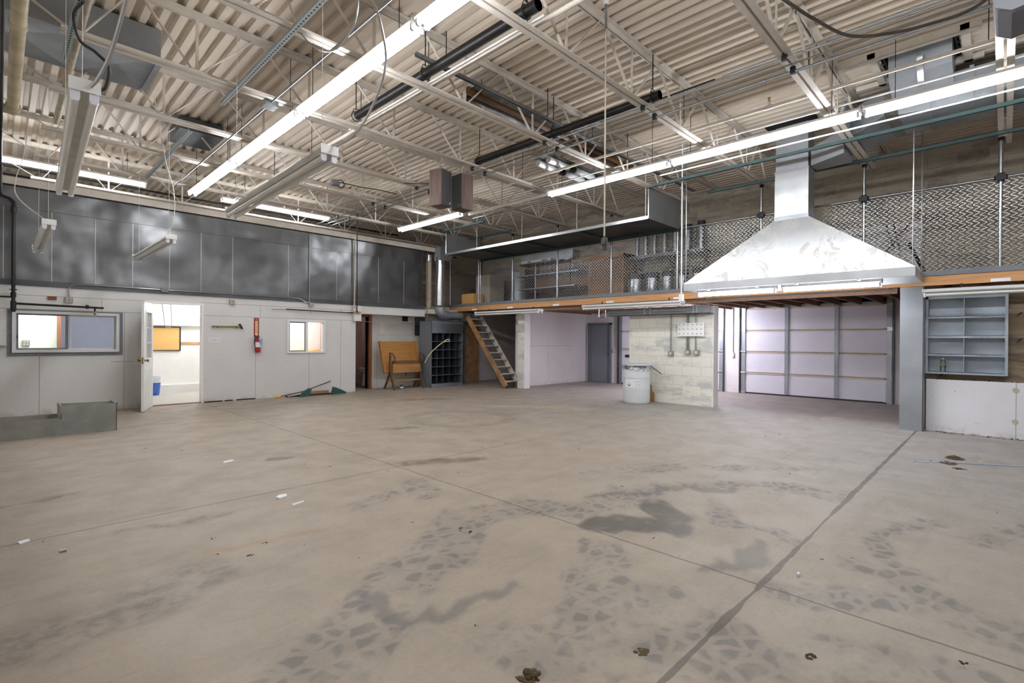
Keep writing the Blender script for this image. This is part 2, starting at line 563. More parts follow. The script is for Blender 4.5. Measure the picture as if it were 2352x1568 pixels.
def floor_object():
    import numpy as np
    xs = np.concatenate([np.linspace(XN, -.05, 5), np.arange(0, 6.2, .03), np.arange(6.2, 10.2, .07), np.linspace(10.3, 14, 6)])
    ys = np.concatenate([np.linspace(YF, -.7, 4), np.arange(-.6, 6, .03), np.arange(6, 10.4, .07), np.linspace(10.5, YB, 8)])
    X, Y = np.meshgrid(xs, ys)
    nx, ny = len(xs), len(ys)
    co = np.stack([X, Y, np.zeros_like(X)], -1).reshape(-1, 3)
    idx = np.arange(nx * ny).reshape(ny, nx)
    fc = np.stack([idx[:-1, :-1], idx[:-1, 1:], idx[1:, 1:], idx[1:, :-1]], -1).reshape(-1, 4)
    m = MB()
    m.v = [tuple(v) for v in co.tolist()]
    m.f = [tuple(f) for f in fc.tolist()]
    m.box(XN, 14, YF, YB, -.15, -.01)
    ob = m.build('floor', 'concrete', origin=(0, 0, 0), smooth=False)
    P = np.array(m.v)[:, :2]
    # uneven edges: wander the marks by a few soft waves
    def wob(x, y, k):
        return sum(a * np.sin(fx * x + fy * y + ph + k) for a, fx, fy, ph in ((.045, 3.1, 4.7, .3), (.03, -7.9, 5.3, 1.7), (.022, 11.3, 13.1, 2.9), (.016, -21.7, 17.9, .8), (.010, 37, -29, 2.1)))
    Q = np.stack([P[:, 0] + wob(P[:, 0], P[:, 1], 0), P[:, 1] + wob(P[:, 1], P[:, 0], 2.2)], -1)
    soft = dict(tracks=.6, arcs=.4, oil=.72, mud=.35, dark=.1, brown=.1, lime=.15, pile=.3)
    out = {}
    for key, paths in FLOOR_MARKS.items():
        acc = np.zeros(len(Q))
        for pts, r in paths:
            for a, b in zip(pts, pts[1:]):
                a, b = np.array(a), np.array(b)
                ba = b - a
                h = np.clip(((Q - a) @ ba) / max(ba @ ba, 1e-6), 0, 1)
                d = np.linalg.norm(Q - a - h[:, None] * ba, axis=1)
                v = np.clip((r - d) / (r * (1 - soft[key])), 0, 1)
                acc = np.maximum(acc, v * v * (3 - 2 * v))
        out[key] = acc
    for name, ks in (('marks', ('tracks', 'arcs', 'oil')), ('stains', ('mud', 'dark', 'brown')), ('deposits', ('lime', 'pile', 'lime'))):
        at = ob.data.attributes.new(name, 'FLOAT_VECTOR', 'POINT')
        at.data.foreach_set('vector', np.stack([out[k] for k in ks], -1).astype(np.float32).ravel())
    return struct(ob)
def floor_mat():
    t = NT('concrete')
    p = t.pos()
    q = t.xyz(p)
    def attr(nm):
        a = t.n('ShaderNodeAttribute', attribute_name=nm)
        return t.xyz(a.outputs['Vector'])
    tracks, arcs, oil = attr('marks')[:3]
    mud, dark, brown = attr('stains')[:3]
    lime, pile, _x = attr('deposits')[:3]
    big = t.noise(p, .55, 5, .6)
    mid = t.noise(p, 2.4, 5, .65)
    fine = t.noise(p, 40, 3, .6)
    patch = t.noise(p, 6, 5, .7)
    tan, grey = rgb(150, 137, 121), rgb(145, 141, 135)
    zone = t.ramp(t.math('ADD', t.math('ADD', t.math('MULTIPLY', q[0], .16), t.math('MULTIPLY', q[1], -.12)), t.math('MULTIPLY', big, .9)), .55, 1.6)
    col = t.mix(zone, tan, grey)
    col = t.mix(t.ramp(mid, .4, .75, 0, .35), col, rgb(124, 115, 106))
    stx = t.noise(t.vec('MULTIPLY', p, (.5, 3.2, 1)), 2.2, 5, .65)
    col = t.mix(t.ramp(stx, .52, .75, 0, .34), col, rgb(108, 100, 92))
    col = t.mix(t.ramp(t.noise(t.vec('MULTIPLY', p, (.4, 5, 1)), 2.0, 4, .6), .6, .8, 0, .3), col, rgb(170, 161, 150))
    col = t.mix(t.ramp(fine, .35, .8, 0, .2), col, rgb(100, 94, 88))
    col = t.mix(t.math('MULTIPLY', dark, t.ramp(patch, .35, .68, .1, .75)), col, rgb(80, 72, 66))
    col = t.mix(t.math('MULTIPLY', brown, .45), col, rgb(150, 112, 76))
    nf = t.noise(p, 9, 4, .6, out=1)
    pf = t.vec('ADD', p, t.vec('SCALE', t.vec('SUBTRACT', nf, (.5, .5, .5)), scale=.07))
    pf = t.vec('MULTIPLY', pf, (1, 1.35, 0))
    vo = t.n('ShaderNodeTexVoronoi', feature='DISTANCE_TO_EDGE')
    vo.inputs['Scale'].default_value = 8.0
    t.put(vo.inputs['Vector'], pf)
    tread = t.ramp(vo.outputs[0], .02, .22)
    wear = t.ramp(t.noise(p, 3.0, 4, .6), .30, .58)
    tw = t.math('MULTIPLY', tracks, wear)
    tm = t.math('MAXIMUM', t.math('MULTIPLY', tw, tread), t.math('MULTIPLY', tw, .38))
    col = t.mix(t.math('MULTIPLY', tm, .7), col, rgb(86, 83, 81))
    col = t.mix(t.math('MULTIPLY', arcs, .6), col, rgb(86, 83, 80))
    dc = t.vec('DISTANCE', t.vec('MULTIPLY', p, (1, 1, 0)), (5.5, 6.62, 0))
    ring = t.math('MULTIPLY', t.ramp(t.math('ABSOLUTE', t.math('SUBTRACT', dc, .84)), .18, .05), t.ramp(vo.outputs[0], .02, .14, .3, 1))
    col = t.mix(t.math('MULTIPLY', ring, .42), col, rgb(92, 86, 80))
    oilm = t.math('MULTIPLY', oil, t.ramp(patch, .3, .5, .45, 1))
    col = t.mix(t.math('MULTIPLY', oilm, .78), col, rgb(58, 54, 50))
    col = t.mix(t.math('MULTIPLY', mud, t.ramp(patch, .3, .55, .25, .8)), col, rgb(84, 70, 50))
    gr = t.noise(p, 16, 4, .7)
    col = t.mix(t.math('MULTIPLY', pile, t.ramp(gr, .42, .6, 0, .8)), col, rgb(72, 60, 46))
    col = t.mix(t.math('MULTIPLY', lime, t.ramp(gr, .42, .6, 0, .5)), col, rgb(206, 188, 150))
    wob = t.math('MULTIPLY', t.math('SUBTRACT', t.noise(p, 5, 3, .6), .5), .022)
    xw, yw = t.math('ADD', q[0], wob), t.math('ADD', q[1], wob)
    def line(v, at, w0, w1, k):
        return t.math('MULTIPLY', t.ramp(t.math('ABSOLUTE', t.math('SUBTRACT', v, at)), w0, w1), k)
    j = line(xw, 2.925, .011, .004, 1.0)
    wide = t.ramp(t.noise(p, 1.7, 3, .6), .35, .65, .007, .022)
    j = t.math('MAXIMUM', j, t.math('LESS_THAN', t.math('ABSOLUTE', t.math('SUBTRACT', yw, .947)), wide))
    for v, at, w0, k in ((yw, 4.53, .012, .9), (yw, 6.68, .016, .55), (xw, 6.66, .018, .4)):
        j = t.math('MAXIMUM', j, line(v, at, w0, .004, k))
    j = t.math('MAXIMUM', j, t.math('MULTIPLY', line(yw, 2.35, .014, .004, 1.0), t.math('GREATER_THAN', q[0], 9.9)))
    col = t.mix(t.math('MULTIPLY', j, .72), col, rgb(70, 60, 50))
    gar = t.ramp(q[0], 9.95, 10.15, 0, .6)
    col = t.mix(gar, col, rgb(146, 134, 128))
    t.set(color=col, rough=t.math('SUBTRACT', t.ramp(mid, .3, .7, .5, .68), t.math('MULTIPLY', oilm, .18)))
    t.bump(t.math('SUBTRACT', t.math('ADD', t.math('MULTIPLY', fine, .12), t.math('MULTIPLY', mid, .2)), j), .25, .008)
    M['concrete'] = t.m
floor_mat()

def deck_mat():
    t = NT('deck_paint')
    p = t.pos()
    n = t.noise(p, 1.2, 4, .6)
    col = t.mix(t.ramp(n, .35, .75, 0, .4), rgb(206, 194, 178), rgb(178, 164, 144))
    sp = t.noise(p, 22, 2, .5)
    col = t.mix(t.ramp(sp, .73, .8, 0, .5), col, rgb(130, 112, 92))
    t.set(color=col, rough=.55)
    M['deck_paint'] = t.m
deck_mat()

def slotted_mat():
    t = NT('slotted_steel')
    p = t.objc()
    q = t.xyz(p)
    k = t.math('FRACT', t.math('MULTIPLY', q[1], 1 / .055))
    hole = t.math('MULTIPLY', t.math('COMPARE', k, .5, .27), t.math('COMPARE', q[0], 0.0, .0075))
    t.set(color=t.mix(hole, rgb(160, 170, 172), rgb(24, 26, 28)), metal=.4, rough=.45)
    M['slotted_steel'] = t.m
slotted_mat()

def drum_mat():
    t = NT('drum_plastic')
    p = t.objc()
    q = t.xyz(p)
    n = t.noise(t.vec('MULTIPLY', p, (1, 1, 1.6)), 7, 5, .7)
    band = t.math('MULTIPLY', t.ramp(q[2], .66, .76), t.ramp(q[2], .83, .80))
    f = t.math('MULTIPLY', band, t.ramp(n, .42, .56))
    col = t.mix(t.ramp(t.noise(p, 3, 4, .6), .35, .75, 0, .3), rgb(206, 210, 212), rgb(170, 174, 178))
    col = t.mix(t.math('MULTIPLY', f, .9), col, rgb(50, 48, 52))
    t.set(color=col, rough=.45)
    M['drum_plastic'] = t.m
drum_mat()
# ================================================================== the building shell
XW, XN, YF, YB, ZD = 11.7, -1.25, -1.9, 15.3, 4.885      # upper right wall, near wall, front wall, far wall, deck underside
floor_object()
# corrugated roof deck, ribs along y
def deck():
    m = MB()
    pitch, d = .1524, .048
    prof = [(0, 0), (.066, 0), (.084, d), (.134, d)]
    n = int((XW - XN + .3) / pitch) + 1
    hole = (7.62, 8.28, .42, 1.12)      # roof opening over the big duct
    for lo, hi, part in ((YF, hole[2], None), (hole[2], hole[3], hole), (hole[3], YB, None)):
        pts = []
        for i in range(n):
            for u, v in prof:
                pts.append((XN - .1 + i * pitch + u, ZD + v))
        pts.append((XN - .1 + n * pitch, ZD))
        vs = [(x, lo, z) for x, z in pts] + [(x, hi, z) for x, z in pts]
        k = len(pts)
        fs = [(i, i + k, i + 1 + k, i + 1) for i in range(k - 1) if not (part and part[0] < pts[i][0] < part[1])]
        m.add(vs, fs)
    m.box(XN - .1, hole[0], YF, YB, ZD + .055, ZD + .11)
    m.box(hole[1], XW + .3, YF, YB, ZD + .055, ZD + .11)
    m.box(hole[0], hole[1], YF, hole[2], ZD + .055, ZD + .11)
    m.box(hole[0], hole[1], hole[3], YB, ZD + .055, ZD + .11)
    m.box(hole[0] - .1, hole[1] + .1, hole[2] - .1, hole[3] + .1, ZD + .55, ZD + .6)
    o = m.build('ceiling', 'deck_paint', origin=(5, 5, ZD), smooth=False)
    return struct(o)
deck()
# near and front walls, behind the camera
struct(box(XN - .2, XN, YF - .2, YB, 0, ZD + .1).build('wall_near', 'white_paint'))
struct(box(XN, 14, YF - .2, YF, 0, ZD + .1).build('wall_front', 'white_paint'))
struct(box(XN, 14, YB, YB + .2, 0, ZD + .1).build('wall_back', 'block_old'))
# left wall: painted boards below, sheet metal above
DOOR = (1.97, 2.945, 0, 2.035); WIN1 = (.17, 1.555, 1.08, 1.757); WIN2 = (4.67, 5.525, 1.015, 1.745)
struct(MB().wall('y', 11.8, 11.92, XN, 6.36, 0, 2.2, [(DOOR[0], DOOR[1], -1, DOOR[3]), WIN1, WIN2]).build('wall_left', 'wall_board', smooth=False))
o = struct(box(6.27, 6.46, 11.70, 11.80, 1.79, 2.18).build('trim_1', 'white_paint'))          # boxed corner over the wall end
struct(box(6.36, 8.49, 11.8, 12.28, 1.985, 2.19).build('trim_2', 'wall_board'))                 # white header over the recess
struct(box(8.49, 9.72, 11.86, 12.2, 2.08, 2.22).build('trim_3', 'cream_paint'))
# zinc sheets of the upper wall, each sheet its own child
up = thing('sheet_metal_wall', 'wall of dull galvanised sheets above the white office wall', 'wall cladding', (3.6, 11.86, 2.2))
xs = [XN, .05, .64, 1.22, 1.77, 2.355, 2.9, 3.49, 4.66, 5.83, 6.99, 7.77, 8.37]
for i in range(len(xs) - 1):
    rr = random.uniform(-.004, .004)
    MB().box(xs[i] + .002, xs[i + 1] - .002, 11.785 + rr, 11.80 + rr, 2.28, 3.488).build('sheet', 'galv_wall', up)
ys = [XN, 1.1, 3.35, 5.69, 8.37]
for i in range(len(ys) - 1):
    MB().box(ys[i] + .001, ys[i + 1] - .001, 11.782, 11.80, 3.492, 3.83).build('top_sheet', 'galv_wall', up)
MB().box(XN, 8.49, 11.775, 11.80, 2.195, 2.29).build('bottom_flashing', 'galv_dark', up)
MB().box(8.37, 8.40, 11.78, 12.2, 2.2, 3.83).build('end_flashing', 'galv_dark', up)
for i, x in enumerate(xs[1:-1]):
    MB().box(x - .007, x + .007, 11.778, 11.786, 2.29, 3.487).build('standing_seam', 'galv_seam', up)
struct(box(XN, 8.37, 11.80, 11.9, 2.2, 3.83).build('wall_upper_left', 'blackish'))
b = thing('edge_beam', 'long cream steel beam over the top of the sheet metal wall', 'beam', (4, 11.9, 3.87))
MB().box(XN, 9.75, 11.84, 11.855, 3.875, 4.0).box(XN, 9.75, 11.855, 11.94, 3.985, 4.0).box(XN, 9.75, 11.855, 11.94, 3.875, 3.89).build('channel', 'cream_paint', b)
MB().box(XN, 9.7, 11.88, 11.93, 3.80, 3.875).build('gap_plate', 'gap_dark', b)  # dark plate put in for the black, shaded gap under the beam
# recess behind the end of the office wall
struct(MB().wall('y', 12.24, 12.36, 6.36, 8.42, 0, 2.0, [(6.45, 6.95, -1, 1.95)]).build('wall_recess', 'recess_board', smooth=False))
struct(box(8.42, 10.25, 12.24, 12.36, 0, 2.33).build('wall_block', 'block_white', smooth=False))
struct(box(10.25, 13.62, 12.32, 12.44, 0, 2.33).build('wall_far', 'garage_white', smooth=False))
struct(box(6.36, 6.40, 11.92, 12.24, 0, 2.2).build('wall_return', 'recess_board', smooth=False))
struct(MB().box(6.3, 6.42, 12.36, 14.2, 0, 2.2).box(6.42, 7.9, 14.1, 14.2, 0, 2.2).box(7.8, 7.9, 12.36, 14.1, 0, 2.2).build('wall_restroom', 'pink_tile', smooth=False))
# garage bay: jamb ends of the old block wall, side wall, outer wall
struct(MB().box(10.13, 10.35, 9.45, 9.70, 0, 2.06).build('wall_jamb', 'block_pier', smooth=False))
struct(box(10.125, 10.352, 9.435, 9.45, 0, 2.06).build('trim_4', 'white_paint'))
struct(box(10.35, 13.62, 9.9, 10.0, 0, 2.33).build('wall_garage_side', 'garage_wall', smooth=False))
struct(MB().wall('x', 13.62, 13.8, YF, 12.4, 0, 2.7, [(8.96, 9.72, -1, 1.86), (1.75, 4.92, -1, 2.25), (5.40, 8.60, -1, 2.25)]).build('wall_garage', 'garage_white', smooth=False))
struct(MB().wall('x', 13.95, 14.0, YF, 12.4, 0, 2.7).build('wall_outer', 'garage_white', smooth=False))
struct(box(10.13, 10.35, 4.22, 6.15, 0, 2.06).build('wall_pier', 'block_pier', smooth=False))
struct(box(10.125, 10.352, 4.205, 4.22, 0, 2.06).build('trim_5', 'white_paint'))
# upper right block wall over the loft
struct(box(XW, XW + .2, YF, 12.9, 2.372, ZD + .1).build('wall_right', 'block_upper', smooth=False))
struct(box(9.0, XW, 12.9, 13.0, 2.36, ZD + .1).build('wall_loft_end', 'block_old', smooth=False))
# low white wall and grimy blocks under the loft at the right edge
struct(box(9.95, 10.12, YF, .855, 0, .785).build('wall_low', 'low_board', smooth=False))
struct(box(10.12, 10.3, YF, 1.17, 0, 2.185).build('wall_low_blocks', 'block_dirty', smooth=False))

# ---------------------------------------------------------------- joists
JY = [.0145 + 1.59 * j for j in range(-1, 9)]
JN = ['closest to the camera side wall', 'crossing above the right end of the right lamp row', 'over the hood chute', 'with the drop cord beside it', 'crossing the middle of the black pipes', 'carrying the two hanging speakers',
      'before the galvanised duct at upper left', 'over the far ends of the left lamp row', 'just in front of the sheet metal wall', 'beyond the sheet metal wall']
def make_joist():
    y = JY[1]
    t = thing('roof_joist', '', 'roof joist', (5.3, y, 4.22))
    m = MB()      # two angles back to back
    for s in (-1, 1):
        m.box(XN + .02, XW - .02, y + s * .012, y + s * .072, ZD - .010, ZD - .001)
        m.box(XN + .02, XW - .02, y + s * .012, y + s * .019, ZD - .065, ZD - .010)
    m.build('top_chord', 'cream_paint', t)
    m = MB()
    for s in (-1, 1):
        m.box(.40, 10.17, y + s * .012, y + s * .070, 4.22, 4.228)
        m.box(.40, 10.17, y + s * .012, y + s * .018, 4.228, 4.275)
    for x in (1.0, 2.6, 4.2, 5.8, 7.4, 9.0):
        m.box(x, x + .05, y - .012, y + .012, 4.225, 4.25)
    m.build('bottom_chord', 'cream_paint', t)
    bn = [.52] + [1.52 + 1.25 * k for k in range(7)] + [10.05]
    tn = [-.6] + [.98] + [2.145 + 1.25 * k for k in range(6)] + [9.55, 11.3]
    for k, xb in enumerate(bn):
        for xt in (tn[k], tn[k + 1]):
            w_ = .034 if xt > xb else .03
            MB().bar((xb + (.03 if xt > xb else -.03), y, 4.25), (xt + (-.04 if xt > xb else .04), y, ZD - .04), .012, w_, (0, 1, 0)).build('web_diagonal', 'cream_paint', t)
        if 0 < k < len(bn) - 1:
            MB().bar((xb, y, 4.25), (xb, y, ZD - .04), .03, .012, (0, 1, 0)).build('web_vertical', 'cream_paint', t)
    return t
j0 = make_joist()
for i, y in enumerate(JY):
    if i == 0:
        continue
    lab = 'cream steel roof joist ' + JN[i]
    if i == 1:
        tag(j0, lab, 'roof joist', 'open web roof joists')
    else:
        dup(j0, (5.3, y, 4.22), lab, 'open web roof joists')

# ---------------------------------------------------------------- fluorescent fixtures
def make_fixture(label, lit, L=2.42, name='fluorescent_fixture', half=.075, body='white_enamel', group=None, tube=None, holders=True, hang=None):
    """origin at the tubes' axis plane; runs along local y from 0 to L"""
    t = thing(name, label, 'light fixture', (0, 0, 0), group)
    m = MB()
    m.prism([(-half, .045), (-half * .72, .03), (half * .72, .03), (half, .045), (half * .62, .085), (-half * .62, .085)], 'y', .0, L)
    m.build('housing', body, t)
    for s in (-1, 1):
        MB().tube([(s * half * .62, .035, 0), (s * half * .62, L - .035, 0)], .019, 10).build('lamp_tube', tube or ('tube_lit' if lit else 'old_tube'), t)
    for y0, y1 in ((-.002, .004), (L - .004, L + .002)):
        MB().box(-half - .003, half + .003, y0, y1, .025, .09).build('end_plate', 'white_enamel', t)
    if hang:
        for y in (.3, L - .3):
            MB().tube([(0, y, .08), (0, y, hang)], .004, 6).build('hanger_rod', 'dark_steel', t)
    if holders:
        for s in (-1, 1):
            for y in (.02, L - .02):
                m = MB()
                x = s * half * .62
                m.prism([(x - .02, .03), (x - .02, -.012), (x - .012, -.028), (x + .012, -.028), (x + .02, -.012), (x + .02, .03)], 'y', y - .012, y + .012)
                m.build('lamp_holder', 'socket_white', t)
    return t
GL = 'lit ceiling fluorescent fixtures'
f0 = make_fixture('', True, hang=.826)
f0b = make_fixture('', True, hang=.586)
rows = []
for i, y in enumerate((8.66, 6.17, 3.70, 1.23, -1.24)):
    rows.append((2.57, y, 4.06, ['far end fixture of the left lit lamp row', 'second lit fixture from the far end of the left lamp row', 'third lit fixture from the far end of the left lamp row',
                 'lit fixture of the left lamp row cut by the top edge', 'lit fixture of the left lamp row behind the top edge'][i], 0))
for i, y in enumerate((3.70, 1.25, -1.20)):
    rows.append((7.22, y, 4.05, ['lit fixture at the far end of the right lamp row, over the long tray', 'lit fixture of the right lamp row in front of the hood chute', 'lit fixture of the right lamp row at the right edge'][i], 0))
rows.append((7.05, 8.45, 4.06, 'lone lit fixture beyond the speakers, over the recess', 0))
for i, x in enumerate((2.02, 5.75)):
    rows.append((x, 12.05, 4.30, ['lit fixture seen over the sheet metal wall at far left', 'lit fixture seen over the sheet metal wall behind the hanging unlit one'][i], PI / 2))
for i, (x, y, z, lab, rt) in enumerate(rows):
    if i == 0:
        f0.location = (x, y, z); tag(f0, lab, 'light fixture', GL)
    elif i == len(rows) - 2:
        f0b.location = (x, y, z); f0b.rotation_euler = (0, 0, rt); tag(f0b, lab, 'light fixture', GL)
    elif i == len(rows) - 1:
        dup(f0b, (x, y, z), lab, GL, rot=rt)
    else:
        dup(f0, (x, y, z), lab, GL, rot=rt)
# short brackets that hang the lit rows from the joists
# unlit work lights hanging over the left side
u0 = make_fixture('', False, 2.42, 'hanging_fixture', .062, 'dull_white')
GU = 'unlit hanging fixtures along the left side'
for i, (x, y, rt, lab, dz, tilt) in enumerate([(.31, 3.42, -.037, 'big unlit fixture hanging at upper left with a ribbed metal conduit', 2.58, 0),
                                    (1.66, 3.47, -.03, 'unlit fixture hanging under the far end of the left lit row', 2.63, 0),
                                    (.41, 8.0, 0.0, 'small looking unlit fixture hanging before the sheet metal at far left', 2.62, 0),
                                    (1.63, 8.05, 0.0, 'unlit fixture hanging before the sheet metal, throwing a slanted shadow', 2.64, 0)]):
    if i == 0:
        u0.location = (x, y, dz); u0.rotation_euler = (tilt, 0, rt); tag(u0, lab, 'light fixture', GU)
    else:
        dup(u0, (x, y, dz), lab, GU, rot=(tilt, 0, rt))
# their thin hanging wires
for i, (x, y, z) in enumerate([(.31, 3.55, 2.66), (.39, 5.7, 2.66), (1.66, 3.6, 2.7), (1.72, 5.7, 2.7), (.41, 8.15, 2.7), (.41, 10.2, 2.7), (1.63, 8.2, 2.72), (1.63, 10.3, 2.72)]):
    o = MB().tube([(x, y, z), (x, y, ZD)], .0022, 5).build('hanging_wire', 'dull_white')
    tag(o, 'thin wire holding the ' + ['near', 'far'][i % 2] + ' end of ' + ['the big unlit fixture', 'the unlit fixture under the left row', 'the far left small fixture', 'the fixture with the slanted shadow'][i // 2], 'wire')
o = MB().tube(spline([(.33, 3.405, 2.63), (.36, 3.36, 2.68), (.40, 3.25, 2.80), (.44, 3.0, 3.05), (.50, 2.7, 3.5), (.55, 2.5, 4.2), (.56, 2.45, ZD)], 8), .0095, 8).build('ribbed_conduit', 'flex_metal')
tag(o, 'shiny ribbed metal conduit rising from the big unlit fixture', 'conduit')
o = MB().tube(spline([(.375, 3.5, 2.66), (.40, 3.47, 2.68), (.41, 3.45, 2.78), (.36, 3.5, 2.86), (.30, 3.55, 2.92), (.27, 3.5, 3.02), (.30, 3.4, 3.06)], 8), .008, 8).build('drooping_cord', 'black_rubber')
tag(o, 'black cord curling above the end of the big unlit fixture', 'cord')
o = MB().tube(spline([(1.68, 3.46, 2.72), (1.72, 3.3, 2.74), (1.72, 3.05, 2.82), (1.70, 2.80, 3.04), (1.70, 2.86, 3.35), (1.71, 3.05, 3.75), (1.73, 3.0, 4.3), (1.75, 2.9, ZD)], 8), .008, 8).build('ribbed_conduit', 'flex_metal')
tag(o, 'ribbed metal conduit crossing the left lit row down to the hanging fixture', 'conduit')
o = MB().tube(spline([(2.0, 5.15, ZD), (2.0, 5.05, 4.6), (2.0, 4.78, 4.22), (2.0, 4.45, 3.95), (2.0, 4.1, 3.80), (2.0, 3.78, 3.86), (2.0, 3.70, 4.1), (2.0, 3.74, 4.4), (2.0, 3.8, ZD)], 8), .009, 8).build('ribbed_conduit', 'flex_metal')
tag(o, 'loop of ribbed metal conduit drooping from the deck at top left', 'conduit')
o = MB().tube(spline([(.42, 8.06, 2.7), (.36, 8.2, 2.75), (.17, 9.0, 3.1), (.15, 9.4, 3.4), (.25, 9.6, 3.95), (.3, 9.6, ZD)], 8), .006, 6).build('drooping_cord', 'dull_white')
tag(o, 'pale cord bowing left above the far left small fixture', 'cord')
o = MB().tube(spline([(1.66, 9.0, 2.72), (1.80, 9.0, 2.95), (1.86, 9.0, 3.25), (1.84, 9.0, 3.6), (1.74, 9.0, 4.0), (1.6, 9.0, ZD)], 8), .006, 6).build('drooping_cord', 'dull_white')
tag(o, 'pale cord rising from the fixture with the slanted shadow', 'cord')

# ---------------------------------------------------------------- pipes and conduits along y under the roof
def run(name, x, z, y0, y1, r, mat, label, cat, seg=10):
    o = MB().tube([(x, y0, z), (x, y1, z)], r, seg).build(name, mat)
    return tag(o, label, cat)
for i, (x, z, lab) in enumerate([(5.53, 4.185, 'left one of the three zinc conduits clamped under the joists'), (5.71, 4.195, 'middle one of the three zinc conduits clamped under the joists'), (5.82, 4.165, 'right one, thickest of the three zinc conduits clamped under the joists')]):
    t = thing('metal_conduit', lab, 'conduit', (x, 5, z), 'zinc conduits under the joists')
    r = (.011, .009, .016)[i]
    MB().tube([(x, YF, z), (x, 12.2, z)], r, 8).build('pipe', 'conduit', t)
    if i != 1:
        for y in JY[1:9]:
            MB().box(x - .02, x + .02, y - .024, y + .024, z - .022, z + .05).build('beam_clamp', 'dark_steel', t)
    for y in (1.9, 4.9, 7.9):
        MB().tube([(x, y - .03, z), (x, y + .03, z)], r * 1.5, 8).build('coupling', 'conduit', t)
run('deck_conduit', 6.28, 4.62, YF, 2.52, .012, 'conduit', 'thin conduit close under the deck at the upper right', 'conduit')
run('deck_conduit', 6.28, 4.62, 2.62, 6.0, .012, 'dark_steel', 'dark conduit close under the deck behind the drop cord', 'conduit')
def sprinkler(x, z, y0, y1, r, label, heads, mat='cream_paint'):
    t = thing('sprinkler_pipe', label, 'pipe', (x, (y0 + y1) / 2, z))
    MB().tube([(x, y0, z), (x, y1, z)], r, 10).build('pipe', mat, t)
    for y in heads:
        h = MB().tube([(x, y - .045, z), (x, y + .045, z)], r * 1.35, 10).tube([(x, y, z), (x, y, z + .07)], r * .8, 8).build('tee', mat, t)
        MB().lathe([(.012, .07), (.016, .085), (.008, .10), (.024, .115), (.024, .12)], (x, y, z), 10).build('sprinkler_head', 'brass', h)
    for y in [q for q in JY if y0 < q < y1]:
        MB().tube([(x, y + .12, z + r), (x, y + .12, ZD)], .005, 6).build('hanger_rod', 'dark_steel', t)
    return t
sprinkler(6.88, 4.33, YF, 8.6, .021, 'cream sprinkler pipe passing over the right lit row', (2.17, 5.6))
sprinkler(3.56, 4.32, -.5, 12.1, .026, 'cream sprinkler pipe right of the left lit row', (4.9, 8.2))
run('thin_pipe', 7.38, 4.30, YF, 7.2, .013, 'white_enamel', 'thin white pipe running just above the right lit row', 'pipe')
run('thin_pipe', 7.48, 4.01, -.3, 4.0, .011, 'white_enamel', 'thin white conduit under the edge of the right lit row', 'pipe')
run('thin_pipe', 7.40, 4.04, 6.2, 8.5, .016, 'conduit', 'pale conduit bridging the gap in the right lit row', 'pipe')
run('gutter_strut', 7.24, 4.10, 6.15, 8.45, .03, 'cream_paint', 'cream rail bridging the gap in the right lit row', 'rail', 4)
run('thin_pipe', 2.26, 4.14, YF, 11.0, .011, 'conduit', 'bright thin conduit running left of the left lit row', 'pipe')
o = tag(box(2.19, 2.34, 6.24, 6.40, 4.10, 4.17).build('junction_box', 'conduit'), 'zinc junction box where the bright conduit crosses a joist', 'junction box')
run('thin_pipe', 3.44, 4.27, 3.0, 6.6, .010, 'white_enamel', 'thin pale pipe beside the black pipe right of the left lit row', 'pipe')
def cut_pipe(x, y0, y1, z, label, ys):
    t = thing('black_pipe', label, 'pipe', (x, (y0 + y1) / 2, z))
    m = MB()
    m.lathe([(.055, y0), (.055, y1), (.048, y1), (.048, y0), (.055, y0)], (x, 0, z), 16, 'y')
    m.build('pipe', 'black_pipe', t)
    for y in ys:
        MB().tube([(x, y, z + .09), (x, y, ZD)], .007, 6).tube(arc((x, y, z), .064, 0, 360, 16), .006, 6).tube([(x - .06, y, z + .02), (x - .03, y, z + .1), (x + .03, y, z + .1), (x + .06, y, z + .02)], .005, 6).build('pipe_hanger', 'dark_steel', t)
cut_pipe(5.65, 3.03, 6.40, 4.345, 'cut length of black iron pipe hung under the joists near the drop cord', (3.13, 4.72, 6.33))
cut_pipe(3.38, 3.01, 6.26, 4.345, 'cut length of black iron pipe hung right of the left lit row', (3.16, 4.72, 6.30))
# strut channel and the bare radiant heater across the roof
t = thing('strut_channel', 'long dark strut channel crossing above the bare radiant heater', 'rail', (6, 4.62, 4.43))
MB().box(3.18, 5.72, 4.60, 4.604, 4.43, 4.47).box(3.18, 5.72, 4.636, 4.64, 4.43, 4.47).box(3.18, 5.72, 4.60, 4.64, 4.466, 4.47).build('near_length', 'grey_metal', t)
MB().box(6.0, 10.1, 4.60, 4.604, 4.43, 4.47).box(6.0, 10.1, 4.636, 4.64, 4.43, 4.47).box(6.0, 10.1, 4.60, 4.64, 4.466, 4.47).build('far_length', 'conduit', t)
for x in (3.6, 5.4, 7.5):
    MB().tube([(x, 4.62, 4.47), (x, 4.62, ZD)], .006, 6).build('threaded_rod', 'dark_steel', t)
t = thing('radiant_heater', 'shiny trough of a tube heater hung between the joists', 'heater', (6.3, 5.12, 4.6))
m = MB()
prof = [(-.16, 0), (-.13, .09), (-.05, .15), (.05, .15), (.13, .09), (.16, 0)]
for (a, b_), (c_, d_) in zip(prof, prof[1:]):
    m.add([(4.45, 5.12 + a, 4.58 + b_), (8.2, 5.12 + a, 4.58 + b_), (8.2, 5.12 + c_, 4.58 + d_), (4.45, 5.12 + c_, 4.58 + d_)], [(0, 1, 2, 3)])
m.build('reflector', 'reflector', t)
MB().tube([(4.35, 5.12, 4.65), (8.5, 5.12, 4.65)], .05, 12).build('burner_tube', 'wood_dark', t)
